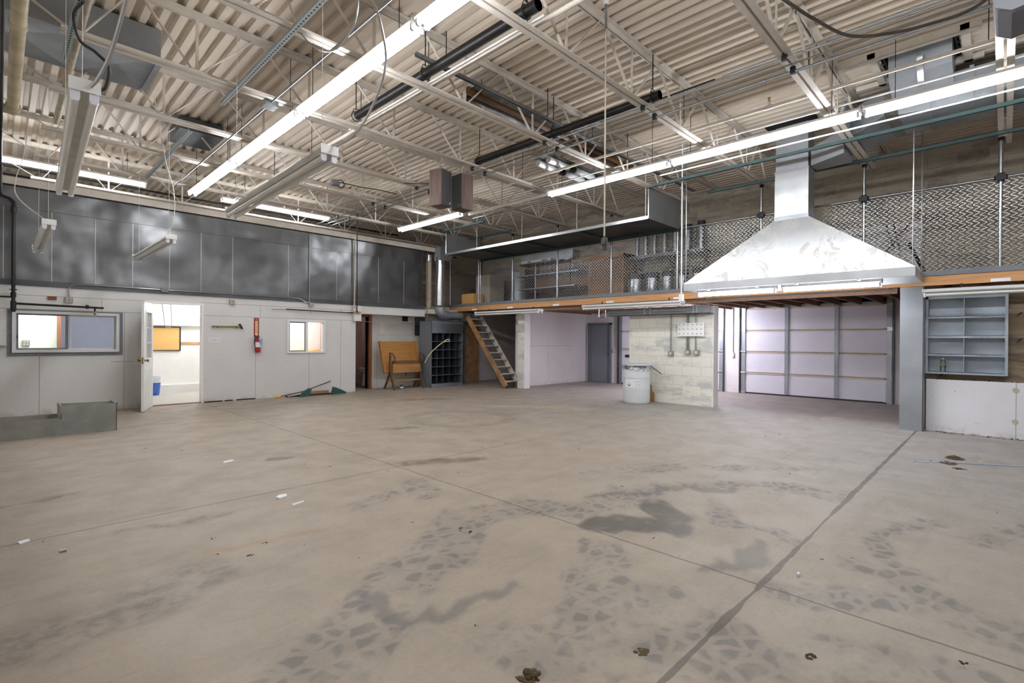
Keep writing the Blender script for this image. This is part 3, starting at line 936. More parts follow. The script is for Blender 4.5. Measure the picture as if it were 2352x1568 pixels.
for x in (4.6, 6.3, 7.9):
    MB().tube([(x, 5.12, 4.73), (x, 5.12, ZD)], .005, 6).build('hanger', 'dark_steel', t)
# white louvre pieces over the right row
t = thing('vent_louvre', 'four pale perforated vent pieces in front of the right lit row', 'vent', (7.2, 5.7, 4.4))
for k, (x, y) in enumerate([(6.6, 5.62), (6.6, 5.86), (7.35, 5.62), (7.35, 5.86)]):
    MB().tube([(x, y, 4.44), (x + .55, y, 4.44)], .055, 12).build('vane', 'slat_white', t)
    MB().tube([(x + .55, y, 4.44), (x + .72, y, 4.44)], .056, 12).build('band', 'dark_steel', t)
MB().box(6.55, 8.3, 5.55, 5.93, 4.51, 4.53).build('back_plate', 'grey_metal', t)
MB().tube([(6.7, 5.74, 4.53), (6.7, 5.74, ZD)], .005, 6).tube([(8.1, 5.74, 4.53), (8.1, 5.74, ZD)], .005, 6).build('hanger', 'dark_steel', t)
# slotted angle straps
def strap(x, y0, y1, label):
    t = thing('slotted_angle', label, 'bracket', (x, (y0 + y1) / 2, 4.24))
    m = MB()
    m.box(x - .025, x + .025, y0, y1, 4.20, 4.204)
    m.box(x - .025, x - .021, y0, y1, 4.204, 4.24)
    m.build('angle', 'slotted_steel', t)
strap(1.92, 3.9, 6.9, 'slotted steel angle laid across joists left of the left lit row, nearer one')
strap(1.86, 8.1, 11.1, 'slotted steel angle laid across joists left of the left lit row, farther one')
strap(.47, 5.2, 6.95, 'slotted steel angle beside the cream pipes at the top left corner')
# galvanised duct box at upper left
t = thing('galvanised_duct', 'grey galvanised duct box under the deck at upper left', 'duct', (.7, 7.4, 4.5))
MB().box(-.4, 1.30, 6.98, 7.0, 4.53, 4.86).box(-.4, 1.30, 8.0, 8.02, 4.53, 4.86).box(1.28, 1.30, 7.0, 8.0, 4.53, 4.86).box(-.4, 1.3, 6.98, 8.02, 4.86, 4.875).build('side_panels', 'galvanised', t)
m = MB()
m.add([(-.4, 6.98, 4.53), (.62, 6.98, 4.53), (.62, 8.02, 4.53), (-.4, 8.02, 4.53), (.1, 7.5, 4.555)], [(0, 4, 1), (1, 4, 2), (2, 4, 3), (3, 4, 0)])
m.add([(.62, 6.98, 4.53), (1.30, 6.98, 4.53), (1.30, 8.02, 4.53), (.62, 8.02, 4.53), (.96, 7.5, 4.555)], [(1, 0, 4), (2, 1, 4), (3, 2, 4), (0, 3, 4)])
m.box(1.27, 1.33, 6.96, 8.04, 4.515, 4.535)
m.build('bottom_panel', 'galvanised', t, smooth=False)
t = tag(MB().box(2.0, 2.62, 9.35, 10.15, 4.66, 4.86).build('dark_duct', 'galv_dark'), 'small dark duct box under the deck left of the left lit row', 'duct')
# cream pipes at the top left corner
t = thing('drain_pipe', 'fat cream drain pipe ending in a flanged elbow at the top left corner', 'pipe', (.117, 5, 4.2))
MB().tube([(.117, -1.0, 4.2), (.117, 8.9, 4.2)], .058, 18).build('pipe', 'pvc_cream', t)
MB().tube([(.117, 8.82, 4.2), (.117, 8.98, 4.2)], .072, 18).tube(spline([(.117, 8.96, 4.2), (.115, 9.06, 4.22), (.05, 9.12, 4.24), (-.3, 9.14, 4.25)], 5), .058, 16).build('elbow', 'pvc_cream', t)
MB().tube([(.117, 6.45, 4.2), (.117, 6.55, 4.2)], .066, 18).build('coupling', 'pvc_cream', t)
t = thing('sprinkler_pipe', 'slim cream pipe with couplings beside the slotted angle at top left', 'pipe', (.55, 6, 4.3))
MB().tube([(.545, -1.0, 4.3), (.545, 9.4, 4.3)], .03, 12).build('pipe', 'cream_old', t)
MB().tube([(.545, 5.2, 4.3), (.545, 5.32, 4.3)], .042, 12).build('coupling', 'cream_old', t)
t = thing('sprinkler_riser', 'black iron sprinkler pipe coming down the left wall over the wide window', 'pipe', (.17, 11.66, 1.75))
MB().tube([(.012, 4.6, 4.1), (.012, 11.5, 4.1)], .018, 10).tube([(.012, 11.5, 4.1), (.012, 11.62, 4.08), (.012, 11.66, 3.98), (.012, 11.66, 3.68), (.03, 11.66, 3.63), (.12, 11.66, 3.60), (.165, 11.66, 3.55), (.168, 11.66, 1.74)], .026, 12).build('riser', 'black_pipe', t)
MB().tube([(.168, 11.66, 1.88), (1.33, 11.66, 1.86)], .018, 10).tube([(-.9, 11.66, 1.98), (.168, 11.66, 1.985)], .016, 10).tube([(1.207, 11.66, 1.865), (1.207, 11.66, 1.79)], .014, 8).build('branch', 'black_pipe', t)
for z in (3.42, 2.02, 1.88, 1.80):
    MB().tube([(.168, 11.66, z - .04), (.168, 11.66, z + .04)], .036, 12).build('fitting', 'black_pipe', t)
MB().tube([(1.08, 11.66, 1.87), (1.12, 11.66, 1.87)], .034, 12).build('fitting', 'black_pipe', t)
MB().lathe([(.05, 0), (.05, .012)], (.168, 11.66, 2.10), 14).build('escutcheon', 'black_pipe', t)
MB().lathe([(.014, 0), (.02, -.02), (.01, -.04), (.026, -.055), (.026, -.06)], (1.207, 11.66, 1.79), 10).build('sprinkler_head', 'brass', t)

# teal struts over the loft, drop cord, hose, speakers
for x, y0, y1, lab in ((8.42, YF, 4.75, 'teal steel strut over the loft edge behind the right lit row'), (9.52, YF, 4.1, 'teal steel strut along the tops of the fence posts at right'), (8.2, 9.0, 10.6, 'teal steel strut above the left end of the long tray'), (9.34, 9.2, 10.9, 'teal steel strut joining the fence post tops at left')):
    o = MB().box(x - .022, x + .022, y0, y1, 4.172, 4.216).build('steel_strut', 'teal_steel')
    tag(o, lab, 'rail')
t = thing('drop_cord', 'long pale drop cord with a black plug hanging from the roof', 'cord', (4.3, 2.91, 2.25))
MB().tube([(4.3, 2.91, 2.38), (4.3, 2.91, 4.77)], .0085, 8).build('cord', 'cream_old', t)
MB().tube([(4.3, 2.91, 4.50), (4.3, 2.91, 4.77)], .014, 8).build('strain_grip', 'conduit', t)
MB().lathe([(.012, 4.74), (.026, 4.75), (.026, 4.80), (.014, 4.81), (.014, ZD)], (4.3, 2.91, 0), 12).build('ceiling_cap', 'white_enamel', t)
MB().lathe([(.0, 2.253), (.026, 2.253), (.028, 2.30), (.033, 2.305), (.033, 2.36), (.024, 2.375), (.016, 2.375), (.014, 2.392), (.0, 2.392)], (4.3, 2.91, 0), 16).build('plug', 'black_rubber', t)
o = MB().tube(spline([(4.37, 1.54, 4.37), (4.57, 1.33, 4.18), (4.9, 1.19, 4.11), (5.28, 1.01, 4.06), (5.49, .75, 4.06), (5.63, .46, 4.09), (5.66, .19, 4.12), (5.66, -.1, 4.3)], 10), .014, 10).build('sagging_hose', 'hose_brown')
tag(o, 'dark hose sagging between joists at the upper right', 'hose')
def speaker(c, yaw, label):
    t = thing('hanging_speaker', label, 'speaker', (c[0], c[1], 3.44), 'pair of hanging speakers', yaw)
    def P(name, m, mat):
        ob = m.build(name, mat, None, origin=(0, 0, 0)); ob.parent = t; ob.location = (0, 0, 0); return ob
    P('cabinet', MB().box(-.125, .125, -.10, .13, 0, .56), 'speaker_wood')
    g = P('grille', MB().box(-.12, .12, -.118, -.10, .006, .554), 'speaker_black')
    lg = MB().lathe([(.0, -.123), (.017, -.123), (.017, -.118)], (.075, 0, .055), 14, 'y').build('badge', 'steel', None, origin=(0, 0, 0)); lg.parent = g; lg.location = (0, 0, 0)
    P('hook', MB().tube([(0, 0, .56), (0, 0, .66), (.02, 0, .70), (.02, 0, .76), (0, 0, .785)], .005, 6), 'steel')
    P('rear_terminal', MB().box(-.05, .05, .13, .136, .08, .2), 'dark_steel')
speaker((4.90, 6.40), math.radians(16), 'left one of two hanging wood-sided speakers')
speaker((5.28, 6.34), math.radians(-93), 'right one of two hanging wood-sided speakers')
t = thing('junction_box', 'zinc junction box with looped black cable under a far joist', 'junction box', (4.28, 8.72, 4.1))
MB().box(4.21, 4.33, 8.66, 8.76, 4.12, 4.22).build('box', 'conduit', t)
MB().tube(spline([(4.3, 8.75, 4.19), (4.38, 8.7, 4.24), (4.44, 8.7, 4.17), (4.4, 8.7, 4.1), (4.34, 8.72, 4.12), (4.36, 8.74, 4.2), (4.8, 8.7, 4.2), (5.1, 8.68, 4.22), (5.5, 8.6, 4.2)], 6), .009, 6).build('cable', 'black_rubber', t)
o = MB().tube(spline([(5.2, 7.9, 4.2), (5.8, 7.7, 4.25), (6.3, 7.8, 4.1), (6.7, 8.0, 4.1), (6.88, 8.3, 4.2)], 8), .007, 6).build('loose_cable', 'black_rubber')
tag(o, 'loose black cable draped from the conduits toward the lone lit fixture', 'cable')
for i, (y, lab) in enumerate(((12.9, 'nearer dark pipe crossing high beyond the sheet metal wall'), (14.0, 'farther dark pipe crossing high beyond the sheet metal wall'))):
    o = MB().tube([(XN, y, 4.42 + .1 * i), (8.3, y, 4.42 + .1 * i)], .02, 8).build('cross_pipe', 'black_pipe')
    tag(o, lab, 'pipe')
# ================================================================== left wall: windows, door and what hangs there
def part(m, name, mat, parent, **kw):
    return m.build(name, mat, parent, **kw)
w1 = struct(thing('window_1', 'wide aluminium slider window in the white office wall at far left', 'window', (.86, 11.78, 1.0)))
part(MB().wall('y', 11.785, 11.80, .10, 1.625, 1.005, 1.795, [(.155, 1.57, 1.06, 1.77)]), 'flange', 'grey_metal', w1, smooth=False)
part(MB().wall('y', 11.745, 11.90, .155, 1.57, 1.065, 1.77, [(.205, 1.525, 1.115, 1.725)]), 'window_frame', 'frame_white', w1, smooth=False)
part(MB().wall('y', 11.80, 11.83, .205, .86, 1.115, 1.725, [(.232, .82, 1.14, 1.70)]), 'sash', 'grey_metal', w1, smooth=False)
part(MB().wall('y', 11.84, 11.87, .84, 1.525, 1.115, 1.725, [(.868, 1.495, 1.14, 1.70)]), 'sash', 'frame_white', w1, smooth=False)
part(box(.23, .825, 11.812, 11.817, 1.135, 1.705), 'pane', 'glass', w1)
part(box(.865, 1.50, 11.852, 11.857, 1.135, 1.705), 'pane', 'glass', w1)
part(box(.885, .90, 11.79, 11.80, 1.10, 1.73), 'mullion', 'frame_white', w1)
part(MB().box(.215, .225, 11.775, 11.80, 1.30, 1.36).box(.30, .36, 11.775, 11.8, 1.10, 1.112).box(1.38, 1.43, 11.775, 11.8, 1.10, 1.112), 'latch', 'dark_steel', w1)
w2 = struct(thing('window_2', 'small white slider window right of the fire extinguisher', 'window', (5.1, 11.78, 1.0)))
part(MB().wall('y', 11.77, 11.92, 4.64, 5.545, .995, 1.765, [(4.69, 5.505, 1.035, 1.725)]), 'window_frame', 'white_enamel', w2, smooth=False)
part(box(5.07, 5.125, 11.79, 11.86, 1.03, 1.73), 'mullion', 'white_enamel', w2)
part(MB().wall('y', 11.80, 11.83, 4.69, 5.08, 1.035, 1.725, [(4.712, 5.06, 1.058, 1.70)]), 'sash', 'grey_metal', w2, smooth=False)
part(box(4.71, 5.065, 11.812, 11.816, 1.055, 1.705), 'pane', 'glass', w2)
part(box(5.12, 5.505, 11.842, 11.846, 1.03, 1.73), 'pane', 'glass', w2)
d1 = struct(thing('door_1', 'white half-glazed door standing open into the shop', 'door', (2.03, 11.8, 0)))
part(MB().box(1.965, 2.03, 11.785, 11.93, 0, 2.04).box(2.92, 2.95, 11.785, 11.93, 0, 2.04).box(2.03, 2.92, 11.785, 11.93, 2.0, 2.04), 'door_frame', 'office_white', d1)
part(box(2.03, 2.92, 11.79, 11.92, .0, .012), 'threshold', 'wood_dark', d1)
# leaf, built closed along -y then swung with its own rotation
leaf = bpy.data.objects.new('door_leaf', None); COL.objects.link(leaf); leaf.parent = d1
leaf.location = (.025, -.02, 0); leaf.rotation_euler = (0, 0, math.radians(-90 - 19))
def leafpart(m, name, mat, **kw):
    ob = m.build(name, mat, None, origin=(0, 0, 0), **kw); ob.parent = leaf; ob.location = (0, 0, 0); return ob
WD, TH = .85, .04
m = MB().wall('y', 0, TH, 0, WD, .012, 1.985, [(.16, WD - .16, .95, 1.80)])
for x0 in (.17, .45):
    m.wall('y', -.006, 0, x0, x0 + .23, .22, .76, [(x0 + .03, x0 + .20, .25, .73)])
    m.wall('y', TH, TH + .006, x0, x0 + .23, .22, .76, [(x0 + .03, x0 + .20, .25, .73)])
leafpart(m, 'slab', 'white_enamel', smooth=False)
m = MB().wall('y', -.008, TH + .008, .14, WD - .14, .93, 1.82, [(.165, WD - .165, .955, 1.795)])
for k in (1, 2):
    x = .165 + (WD - .33) * k / 3
    m.box(x - .009, x + .009, .006, TH - .006, .955, 1.795)
    z = .955 + .84 * k / 3
    m.box(.165, WD - .165, .006, TH - .006, z - .009, z + .009)
leafpart(m, 'glazing_bars', 'white_enamel', smooth=False)
leafpart(box(.16, WD - .16, .017, .022, .95, 1.80), 'glass_panel', 'glass')
for sy, nm in ((-1, 'knob'), (1, 'knob')):
    y0 = 0 if sy < 0 else TH
    leafpart(MB().lathe([(.028, 0), (.028, sy * .006), (.012, sy * .01), (.012, sy * .03), (.026, sy * .042), (.028, sy * .055), (.015, sy * .066), (0, sy * .067)], (WD - .06, y0, .92), 16, 'y'), nm, 'brass')
leafpart(box(WD - .001, WD + .002, .008, .032, .86, .98), 'latch_plate', 'brass')
# wall fittings
def onwall(name, mat, label, cat, m):
    return tag(m.build(name, mat), label, cat)
onwall('wood_block', 'door_brown', 'small brown wood block screwed above the wide window', 'wood block', box(.59, .705, 11.772, 11.80, 1.975, 2.035))
def outlet_box(x, z, label, y=11.8, w_=.052, mat='outlet_grey', face='ivory'):
    t = thing('outlet_box', label, 'electrical box', (x, y, z - w_))
    part(MB().box(x - w_, x + w_, y - .045, y, z - w_ * .95, z + w_ * .95), 'box', mat, t)
    m = MB()
    for a in (-.45, .45):
        for b_ in (-.45, .45):
            m.lathe([(w_ * .3, 0), (w_ * .3, -.004)], (x + a * w_, y - .045, z + b_ * w_), 12, 'y')
    part(m, 'socket_faces', face, t)
    return t
outlet_box(.865, 1.985, 'grey outlet box over the right half of the wide window')
outlet_box(3.48, 2.105, 'grey four-socket box right of the office door top', w_=.05)
outlet_box(5.195, 2.15, 'grey round-cornered box under the thin wall conduit', w_=.052)
t = thing('surface_conduit', 'thin zinc conduit bending along the foot of the sheet metal', 'conduit', (2, 11.75, 2.03))
part(MB().tube([(.865, 11.765, 2.035), (.865, 11.765, 2.15)] + arc((.96, 11.765, 2.17), .095, 180, 95, 6) + [(1.2, 11.765, 2.268), (4.85, 11.765, 2.27), (4.95, 11.765, 2.255), (5.05, 11.765, 2.19), (5.15, 11.765, 2.185)], .011, 8), 'pipe', 'conduit', t)
part(box(2.215, 2.335, 11.735, 11.80, 2.225, 2.30), 'junction_box', 'grey_metal', t)
onwall('surface_conduit', 'conduit', 'thin upright conduit on the sheet metal wall over the small window', 'conduit', MB().tube([(5.14, 11.765, 2.20), (5.145, 11.765, 3.80)], .011, 8))
t = thing('pipe_pair', 'pair of upright pipes, one cream one black, at the boxed wall corner', 'pipes', (6.29, 11.68, 2.02))
part(MB().tube([(6.262, 11.70, 2.10), (6.267, 11.70, 3.86)], .016, 8), 'cream_pipe', 'cream_old', t)
part(MB().tube([(6.32, 11.67, 2.05), (6.31, 11.67, 4.5)], .013, 8).tube([(6.32, 11.67, 2.05), (6.32, 11.67, 2.0)], .022, 8).tube([(6.1, 11.69, 1.995), (6.32, 11.67, 2.0)], .012, 8), 'black_pipe', 'black_pipe', t)
onwall('bracket_block', 'wood_fir', 'little wood block where the upright pipes meet the boxed corner', 'wood block', box(6.24, 6.43, 11.66, 11.70, 1.985, 2.03))
t = thing('pipe_on_hooks', 'long dark pipe resting on two yellow hooks above the small window', 'pipe', (5.3, 11.74, 1.97))
part(MB().tube([(4.60, 11.75, 2.005), (6.24, 11.75, 1.99)], .013, 8), 'pipe', 'black_pipe', t)
part(MB().tube([(4.28, 11.75, 1.985), (4.62, 11.75, 2.0)], .006, 8), 'thin_end', 'conduit', t)
for x in (5.19, 5.95):
    part(MB().tube(spline([(x, 11.80, 2.04), (x, 11.77, 2.06), (x, 11.74, 2.03), (x, 11.735, 1.985), (x, 11.76, 1.965), (x, 11.79, 1.985)], 4), .005, 6), 'hook', 'yellow', t)
onwall('ledge_end', 'grey_metal', 'end of a grey ledge at the left edge under the wide window', 'shelf', MB().prism([(-.9, 1.13), (.0, 1.15), (.1, 1.178), (.02, 1.188), (-.9, 1.188)], 'y', 11.55, 11.8))
t = thing('sledge_hammer', 'green-handled hammer hung flat on the white wall left of the extinguisher', 'hammer', (3.38, 11.76, 1.55))
part(MB().tube([(3.10, 11.765, 1.575), (3.4, 11.765, 1.578), (3.64, 11.765, 1.585)], [.018, .016, .018], 8), 'handle', 'olive', t)
part(MB().bar((3.625, 11.765, 1.64), (3.685, 11.765, 1.535), .035, .035, (0, 1, 0)), 'head', 'dark_steel', t)
for x in (3.205, 3.56):
    part(MB().tube([(x, 11.8, 1.55), (x, 11.745, 1.552), (x, 11.742, 1.58)], .005, 6), 'peg', 'dark_steel', t)
t = thing('paper_notice', 'small white notice of three printed lines beside the office door', 'notice', (3.16, 11.798, 1.25))
part(box(3.05, 3.275, 11.797, 11.80, 1.245, 1.345), 'sheet', 'paper_white', t)
m = MB()
for z, segs in ((1.318, ((0, .02), (.028, .055), (.062, .075), (.085, .125), (.135, .155), (.165, .212))), (1.297, ((.055, .08), (.088, .105), (.112, .14))), (1.276, ((0, .02), (.03, .052), (.062, .085), (.09, .115), (.128, .143), (.155, .208)))):
    for a, b_ in segs:
        k = a
        while k < b_ - .002:
            m.box(3.058 + k, 3.058 + k + .0042, 11.7955, 11.797, z - .004, z + random.uniform(.002, .005)); k += .006
part(m, 'print', 'ink_faint', t)
t = thing('extinguisher_sign', 'tall red sign with a cream arrow above the fire extinguisher', 'sign', (3.98, 11.79, 1.36))
part(box(3.93, 4.032, 11.792, 11.80, 1.355, 1.785), 'board', 'sign_red', t)
part(MB().prism([(3.955, 1.72), (3.955, 1.43), (3.94, 1.43), (3.981, 1.385), (4.022, 1.43), (4.007, 1.43), (4.007, 1.72)], 'y', 11.7895, 11.792), 'arrow', 'sign_cream', t)
lettering('FIRE', .028, 'sign_cream', t, (3.981, 11.790, 1.752), (PI / 2, 0, 0), 'lettering')
lettering('\n'.join('EXTINGUISHER'), .026, 'sign_red', t, (3.981, 11.788, 1.568), (PI / 2, 0, 0), 'lettering', spacing=.86, bold=.0006)
t = thing('fire_extinguisher', 'red fire extinguisher with a blue tag hanging on the white wall', 'fire extinguisher', (3.985, 11.73, 1.02))
part(MB().lathe([(.0, 1.025), (.05, 1.025), (.056, 1.032), (.056, 1.25), (.05, 1.285), (.03, 1.31), (.018, 1.318), (.018, 1.335)], (3.99, 11.735, 0), 24), 'cylinder', 'red_paint', t)
part(MB().lathe([(.0565, 1.14), (.0572, 1.145), (.0572, 1.245), (.0565, 1.25)], (3.99, 11.735, 0), 24), 'label_band', 'paper_white', t)
part(MB().box(3.975, 4.005, 11.72, 11.75, 1.33, 1.36).bar((3.97, 11.735, 1.362), (4.04, 11.735, 1.352), .018, .008).bar((3.975, 11.735, 1.385), (4.045, 11.735, 1.372), .018, .008), 'valve', 'dark_steel', t)
part(MB().tube(spline([(3.98, 11.73, 1.35), (3.94, 11.73, 1.352), (3.922, 11.73, 1.30), (3.925, 11.73, 1.22), (3.938, 11.73, 1.12), (3.935, 11.73, 1.06)], 6), .010, 8), 'hose', 'black_rubber', t)
part(box(4.005, 4.065, 11.668, 11.671, 1.20, 1.33), 'tag', 'blue_tag', t)
part(box(3.96, 4.02, 11.78, 11.80, 1.2, 1.33), 'wall_bracket', 'dark_steel', t)

# ------------------------------------------------------------------ offices behind the wall
struct(MB().box(XN, 6.30, 14.55, 14.65, 0, 2.2).box(1.93, 1.99, 11.92, 14.55, 0, 2.2).box(4.22, 4.28, 11.92, 14.55, 0, 2.2).build('wall_office', 'office_white', smooth=False))
struct(box(XN, .83, 13.1, 13.16, 0, 2.2).build('wall_office_nook', 'office_green'))
struct(box(.83, 1.93, 14.48, 14.55, 0, 2.2).build('wall_office_rear', 'office_blue'))
struct(box(4.28, 6.3, 13.7, 13.76, 0, 2.2).build('wall_office_small', 'office_white'))
struct(box(XN, 6.34, 11.92, 14.65, 2.2, 2.24).build('wall_office_lid', 'office_white'))
struct(box(1.99, 4.22, 11.93, 14.55, .001, .006).build('trim_6', 'office_floor'))
struct(box(2.0, 4.2, 14.35, 14.55, .0, .2).build('trim_7', 'office_white'))                 # boxed ledge along the far office wall
struct(box(2.0, 4.2, 14.40, 14.55, 1.63, 2.2).build('trim_8', 'office_white'))
tag(box(.84, 1.9, 13.5, 14.47, 1.06, 1.10).build('counter', 'grey_paint'), 'grey counter edge seen through the right pane of the wide window', 'counter')
tag(box(.79, .835, 12.9, 13.1, 1.0, 2.1).build('door_post', 'door_brown'), 'brown post seen behind the middle of the wide window', 'post')
outlet_box(.36, 1.215, 'four-socket outlet seen through the left pane of the wide window', y=13.1, w_=.052)
t = thing('bulletin_board', 'cork bulletin board on the far wall of the lit office', 'bulletin board', (2.82, 14.52, 1.0))
part(box(2.50, 3.12, 14.522, 14.53, 1.03, 1.58), 'cork', 'cork', t)
part(MB().wall('y', 14.51, 14.55, 2.48, 3.145, 1.015, 1.60, [(2.50, 3.12, 1.035, 1.58)]), 'frame', 'dark_steel', t, smooth=False)
tag(box(3.15, 4.2, 14.53, 14.55, 1.168, 1.23).build('rail_board', 'wood_fir'), 'bare wood rail on the office wall right of the bulletin board', 'rail')
t = thing('waste_basket', 'blue waste basket with a white liner in the lit office', 'waste basket', (2.52, 14.0, .006))
part(MB().lathe([(.0, .01), (.115, .01), (.145, .36), (.135, .36), (.108, .02), (0, .02)], (2.50, 14.0, 0), 24), 'tub', 'blue_plastic', t)
part(MB().lathe([(.148, .30), (.152, .37), (.165, .42), (.155, .47), (.12, .44), (.13, .36)], (2.50, 14.0, 0), 14), 'liner', 'bag_white', t)
tag(MB().tube(spline([(2.45, 13.0, 2.2), (2.5, 13.0, 1.8), (2.515, 13.0, 1.62), (2.55, 13.0, 1.56), (2.6, 13.0, 1.56), (2.635, 13.0, 1.60), (2.64, 13.0, 1.8), (2.62, 13.0, 2.2)], 6), .008, 6).build('hanging_cable', 'paper_white'), 'white cable looping from the ceiling of the lit office', 'cable')
fo = make_fixture('lit tube fixture on the lit office ceiling', True, 1.22, 'office_fixture', .075, group=None, tube='tube_office', holders=False)
fo.location = (3.3, 13.2, 2.10); fo.rotation_euler = (0, 0, -.3); tag(fo, 'lit tube fixture on the ceiling of the office with the open door', 'light fixture', 'office ceiling fixtures')
dup(fo, (.2, 12.3, 2.10), 'lit tube fixture over the office behind the wide window', 'office ceiling fixtures', rot=-PI / 2)
dup(fo, (5.3, 12.2, 2.10), 'lit tube fixture over the office behind the small window', 'office ceiling fixtures', rot=0)
tag(MB().prism([(5.55, 0), (6.2, 0), (6.2, 1.06), (5.55, .98)], 'y', 13.2, 13.65).build('desk_hutch', 'cork'), 'tan furniture top seen through the small window', 'furniture')
# restroom glimpse
d5 = struct(thing('door_5', 'brown wood door frame of the pink restroom', 'door', (6.7, 12.24, 0)))
part(MB().box(6.95, 7.03, 12.16, 12.38, 0, 2.0).box(6.40, 6.46, 12.2, 12.38, 0, 2.0).box(6.4, 7.03, 12.2, 12.38, 1.93, 2.0), 'door_frame', 'door_brown', d5)
t = thing('wash_basin', 'white wash basin in the pink restroom', 'basin', (7.35, 13.25, .0))
part(MB().lathe([(.0, .33), (.05, .33), (.12, .38), (.19, .46), (.20, .50), (.17, .50), (.15, .45), (.08, .40), (0, .39)], (7.45, 13.3, 0), 20), 'bowl', 'sink_white', t)
part(MB().lathe([(.09, 0), (.08, .05), (.055, .12), (.05, .34)], (7.45, 13.3, 0), 16), 'pedestal', 'sink_white', t)

# ------------------------------------------------------------------ the recess
onwall('paper_notice', 'paper', 'yellowed paper notice on the recess wall over the drafting table', 'notice', box(7.315, 7.465, 12.235, 12.24, 1.53, 1.785))
onwall('dark_vent', 'dark_hole', 'dark square opening high on the recess wall', 'vent', box(8.03, 8.21, 12.225, 12.24, 1.85, 1.985))
onwall('metal_patch', 'galv_dark', 'dull metal sheet on the recess wall left of the pigeonhole cabinet', 'sheet metal', box(8.45, 8.80, 12.22, 12.24, 1.45, 1.99))
onwall('curtain_rail', 'conduit', 'thin rail running across the recess under the header', 'rail', MB().tube([(6.45, 12.0, 1.80), (8.9, 12.0, 1.77)], .008, 6))
t = thing('drafting_table', 'old oak drafting table with its top tilted upright', 'table', (7.75, 11.95, 0))
# tilted board: bottom front edge to top
def tilt(u, v, n):      # u along x, v up the board, n out of its face toward the room
    a = math.radians(72)
    return (7.12 + u, 11.70 + math.cos(a) * v - math.sin(a) * n * -1 * -1, .44 + math.sin(a) * v + math.cos(a) * n)
def tbox(m, u0, u1, v0, v1, n0, n1, shear=.17):
    P = []
    for n_ in (n0, n1):
        for u_, v_ in ((u0, v0), (u1, v0), (u1, v1), (u0, v1)):
            P.append(tilt(u_, v_, n_))
    m.add(P, [(0, 1, 2, 3), (7, 6, 5, 4), (0, 4, 5, 1), (1, 5, 6, 2), (2, 6, 7, 3), (3, 7, 4, 0)])
    return m
part(tbox(MB(), 0, 1.19, 0, .88, -.03, 0), 'top_board', 'wood_oak', t, fix=True)
for u in (0, 1.11):
    part(tbox(MB(), u, u + .08, 0, .88, 0, .035), 'batten', 'wood_oak', t, fix=True)
part(MB().box(7.32, 8.18, 11.60, 11.63, .68, .76), 'cross_rail', 'wood_dark', t)
part(MB().box(7.32, 8.20, 11.585, 11.605, .44, .67), 'apron', 'wood_oak', t)
for i, x in enumerate((7.26, 8.20)):
    part(MB().bar((x, 11.62, .42), (x, 11.62, .98), .05, .035, (1, 0, 0)), 'upright', 'wood_dark', t)
    part(MB().bar((x, 11.62, .46), (x, 11.40, 0), .055, .035, (1, 0, 0)), 'leg', 'wood_dark', t)
    part(MB().bar((x, 11.62, .46), (x, 11.90, 0), .055, .035, (1, 0, 0)), 'leg', 'wood_dark', t)
    part(MB().tube(spline([(x + .03, 11.62, .98), (x + .08, 11.56, .9), (x + .10, 11.55, .82), (x + .085, 11.57, .74), (x + .03, 11.6, .69)], 5), .011, 6), 'quadrant', 'dark_steel', t)
part(MB().box(7.2, 8.26, 11.58, 11.65, .22, .25), 'stretcher', 'wood_oak', t)
part(MB().tube([(7.73, 11.6, .44), (7.74, 11.6, .36)], .015, 8), 'clamp_handle', 'black_rubber', t)
t = thing('paint_can', 'small dented can on the floor under the drafting table', 'can', (7.62, 11.62, 0))
part(MB().lathe([(0, 0), (.05, 0), (.05, .115), (.046, .115), (.046, .01), (0, .01)], (7.62, 11.62, 0), 18), 'body', 'can_grey', t)
part(MB().lathe([(.051, .02), (.0515, .06)], (7.62, 11.62, 0), 18), 'label', 'paper_white', t)
# pigeonhole cabinet
t = thing('pigeonhole_cabinet', 'tall grey steel cabinet of thirty pigeonholes', 'cabinet', (8.93, 11.5, 0))
X0, X1, Y0, Y1, TOP = 8.36, 9.48, 11.3, 11.86, 1.86
part(MB().box(X0, X0 + .012, Y0, Y1, 0, TOP).box(X1 - .012, X1, Y0, Y1, 0, TOP).box(X0, X1, Y0, Y1, TOP - .01, TOP), 'body', 'grey_paint', t)
part(box(X0 + .012, X1 - .012, Y1 - .01, Y1, .1, TOP - .01), 'back', 'bin_dark', t)
part(box(X0, X1, Y0 - .004, Y0 + .03, 0, .10), 'plinth', 'grey_paint', t)
part(box(X0, X1, Y0 - .004, Y0 + .02, 1.52, TOP), 'top_panel', 'galv_dark', t)
part(box(X0 - .01, X1 + .01, Y0 - .012, Y1, 1.80, 1.825), 'top_rim', 'grey_paint', t)
for k in range(7):
    z = .10 + k * (1.42 / 6)
    part(box(X0 + .012, X1 - .012, Y0, Y1 - .012, z - .004, z + .004), 'shelf', 'grey_metal', t)
for k in range(1, 5):
    x = X0 + (X1 - X0) * k / 5
    part(box(x - .003, x + .003, Y0 + .02, Y1 - .012, .10, 1.52), 'divider', 'bin_dark', t)
onwall('hanging_loop_cord', 'yellow_hose', 'pale cord with a looped end hanging in front of the pigeonholes', 'cord', MB().tube(spline([(7.56, 10.5, .74), (7.66, 10.5, .9), (7.78, 10.5, 1.02), (7.95, 10.5, 1.15), (8.1, 10.5, 1.245), (8.22, 10.5, 1.285), (8.32, 10.5, 1.29), (8.36, 10.5, 1.32), (8.33, 10.5, 1.345), (8.25, 10.5, 1.33), (8.15, 10.5, 1.27), (8.11, 10.5, 1.25)], 6), .011, 6))
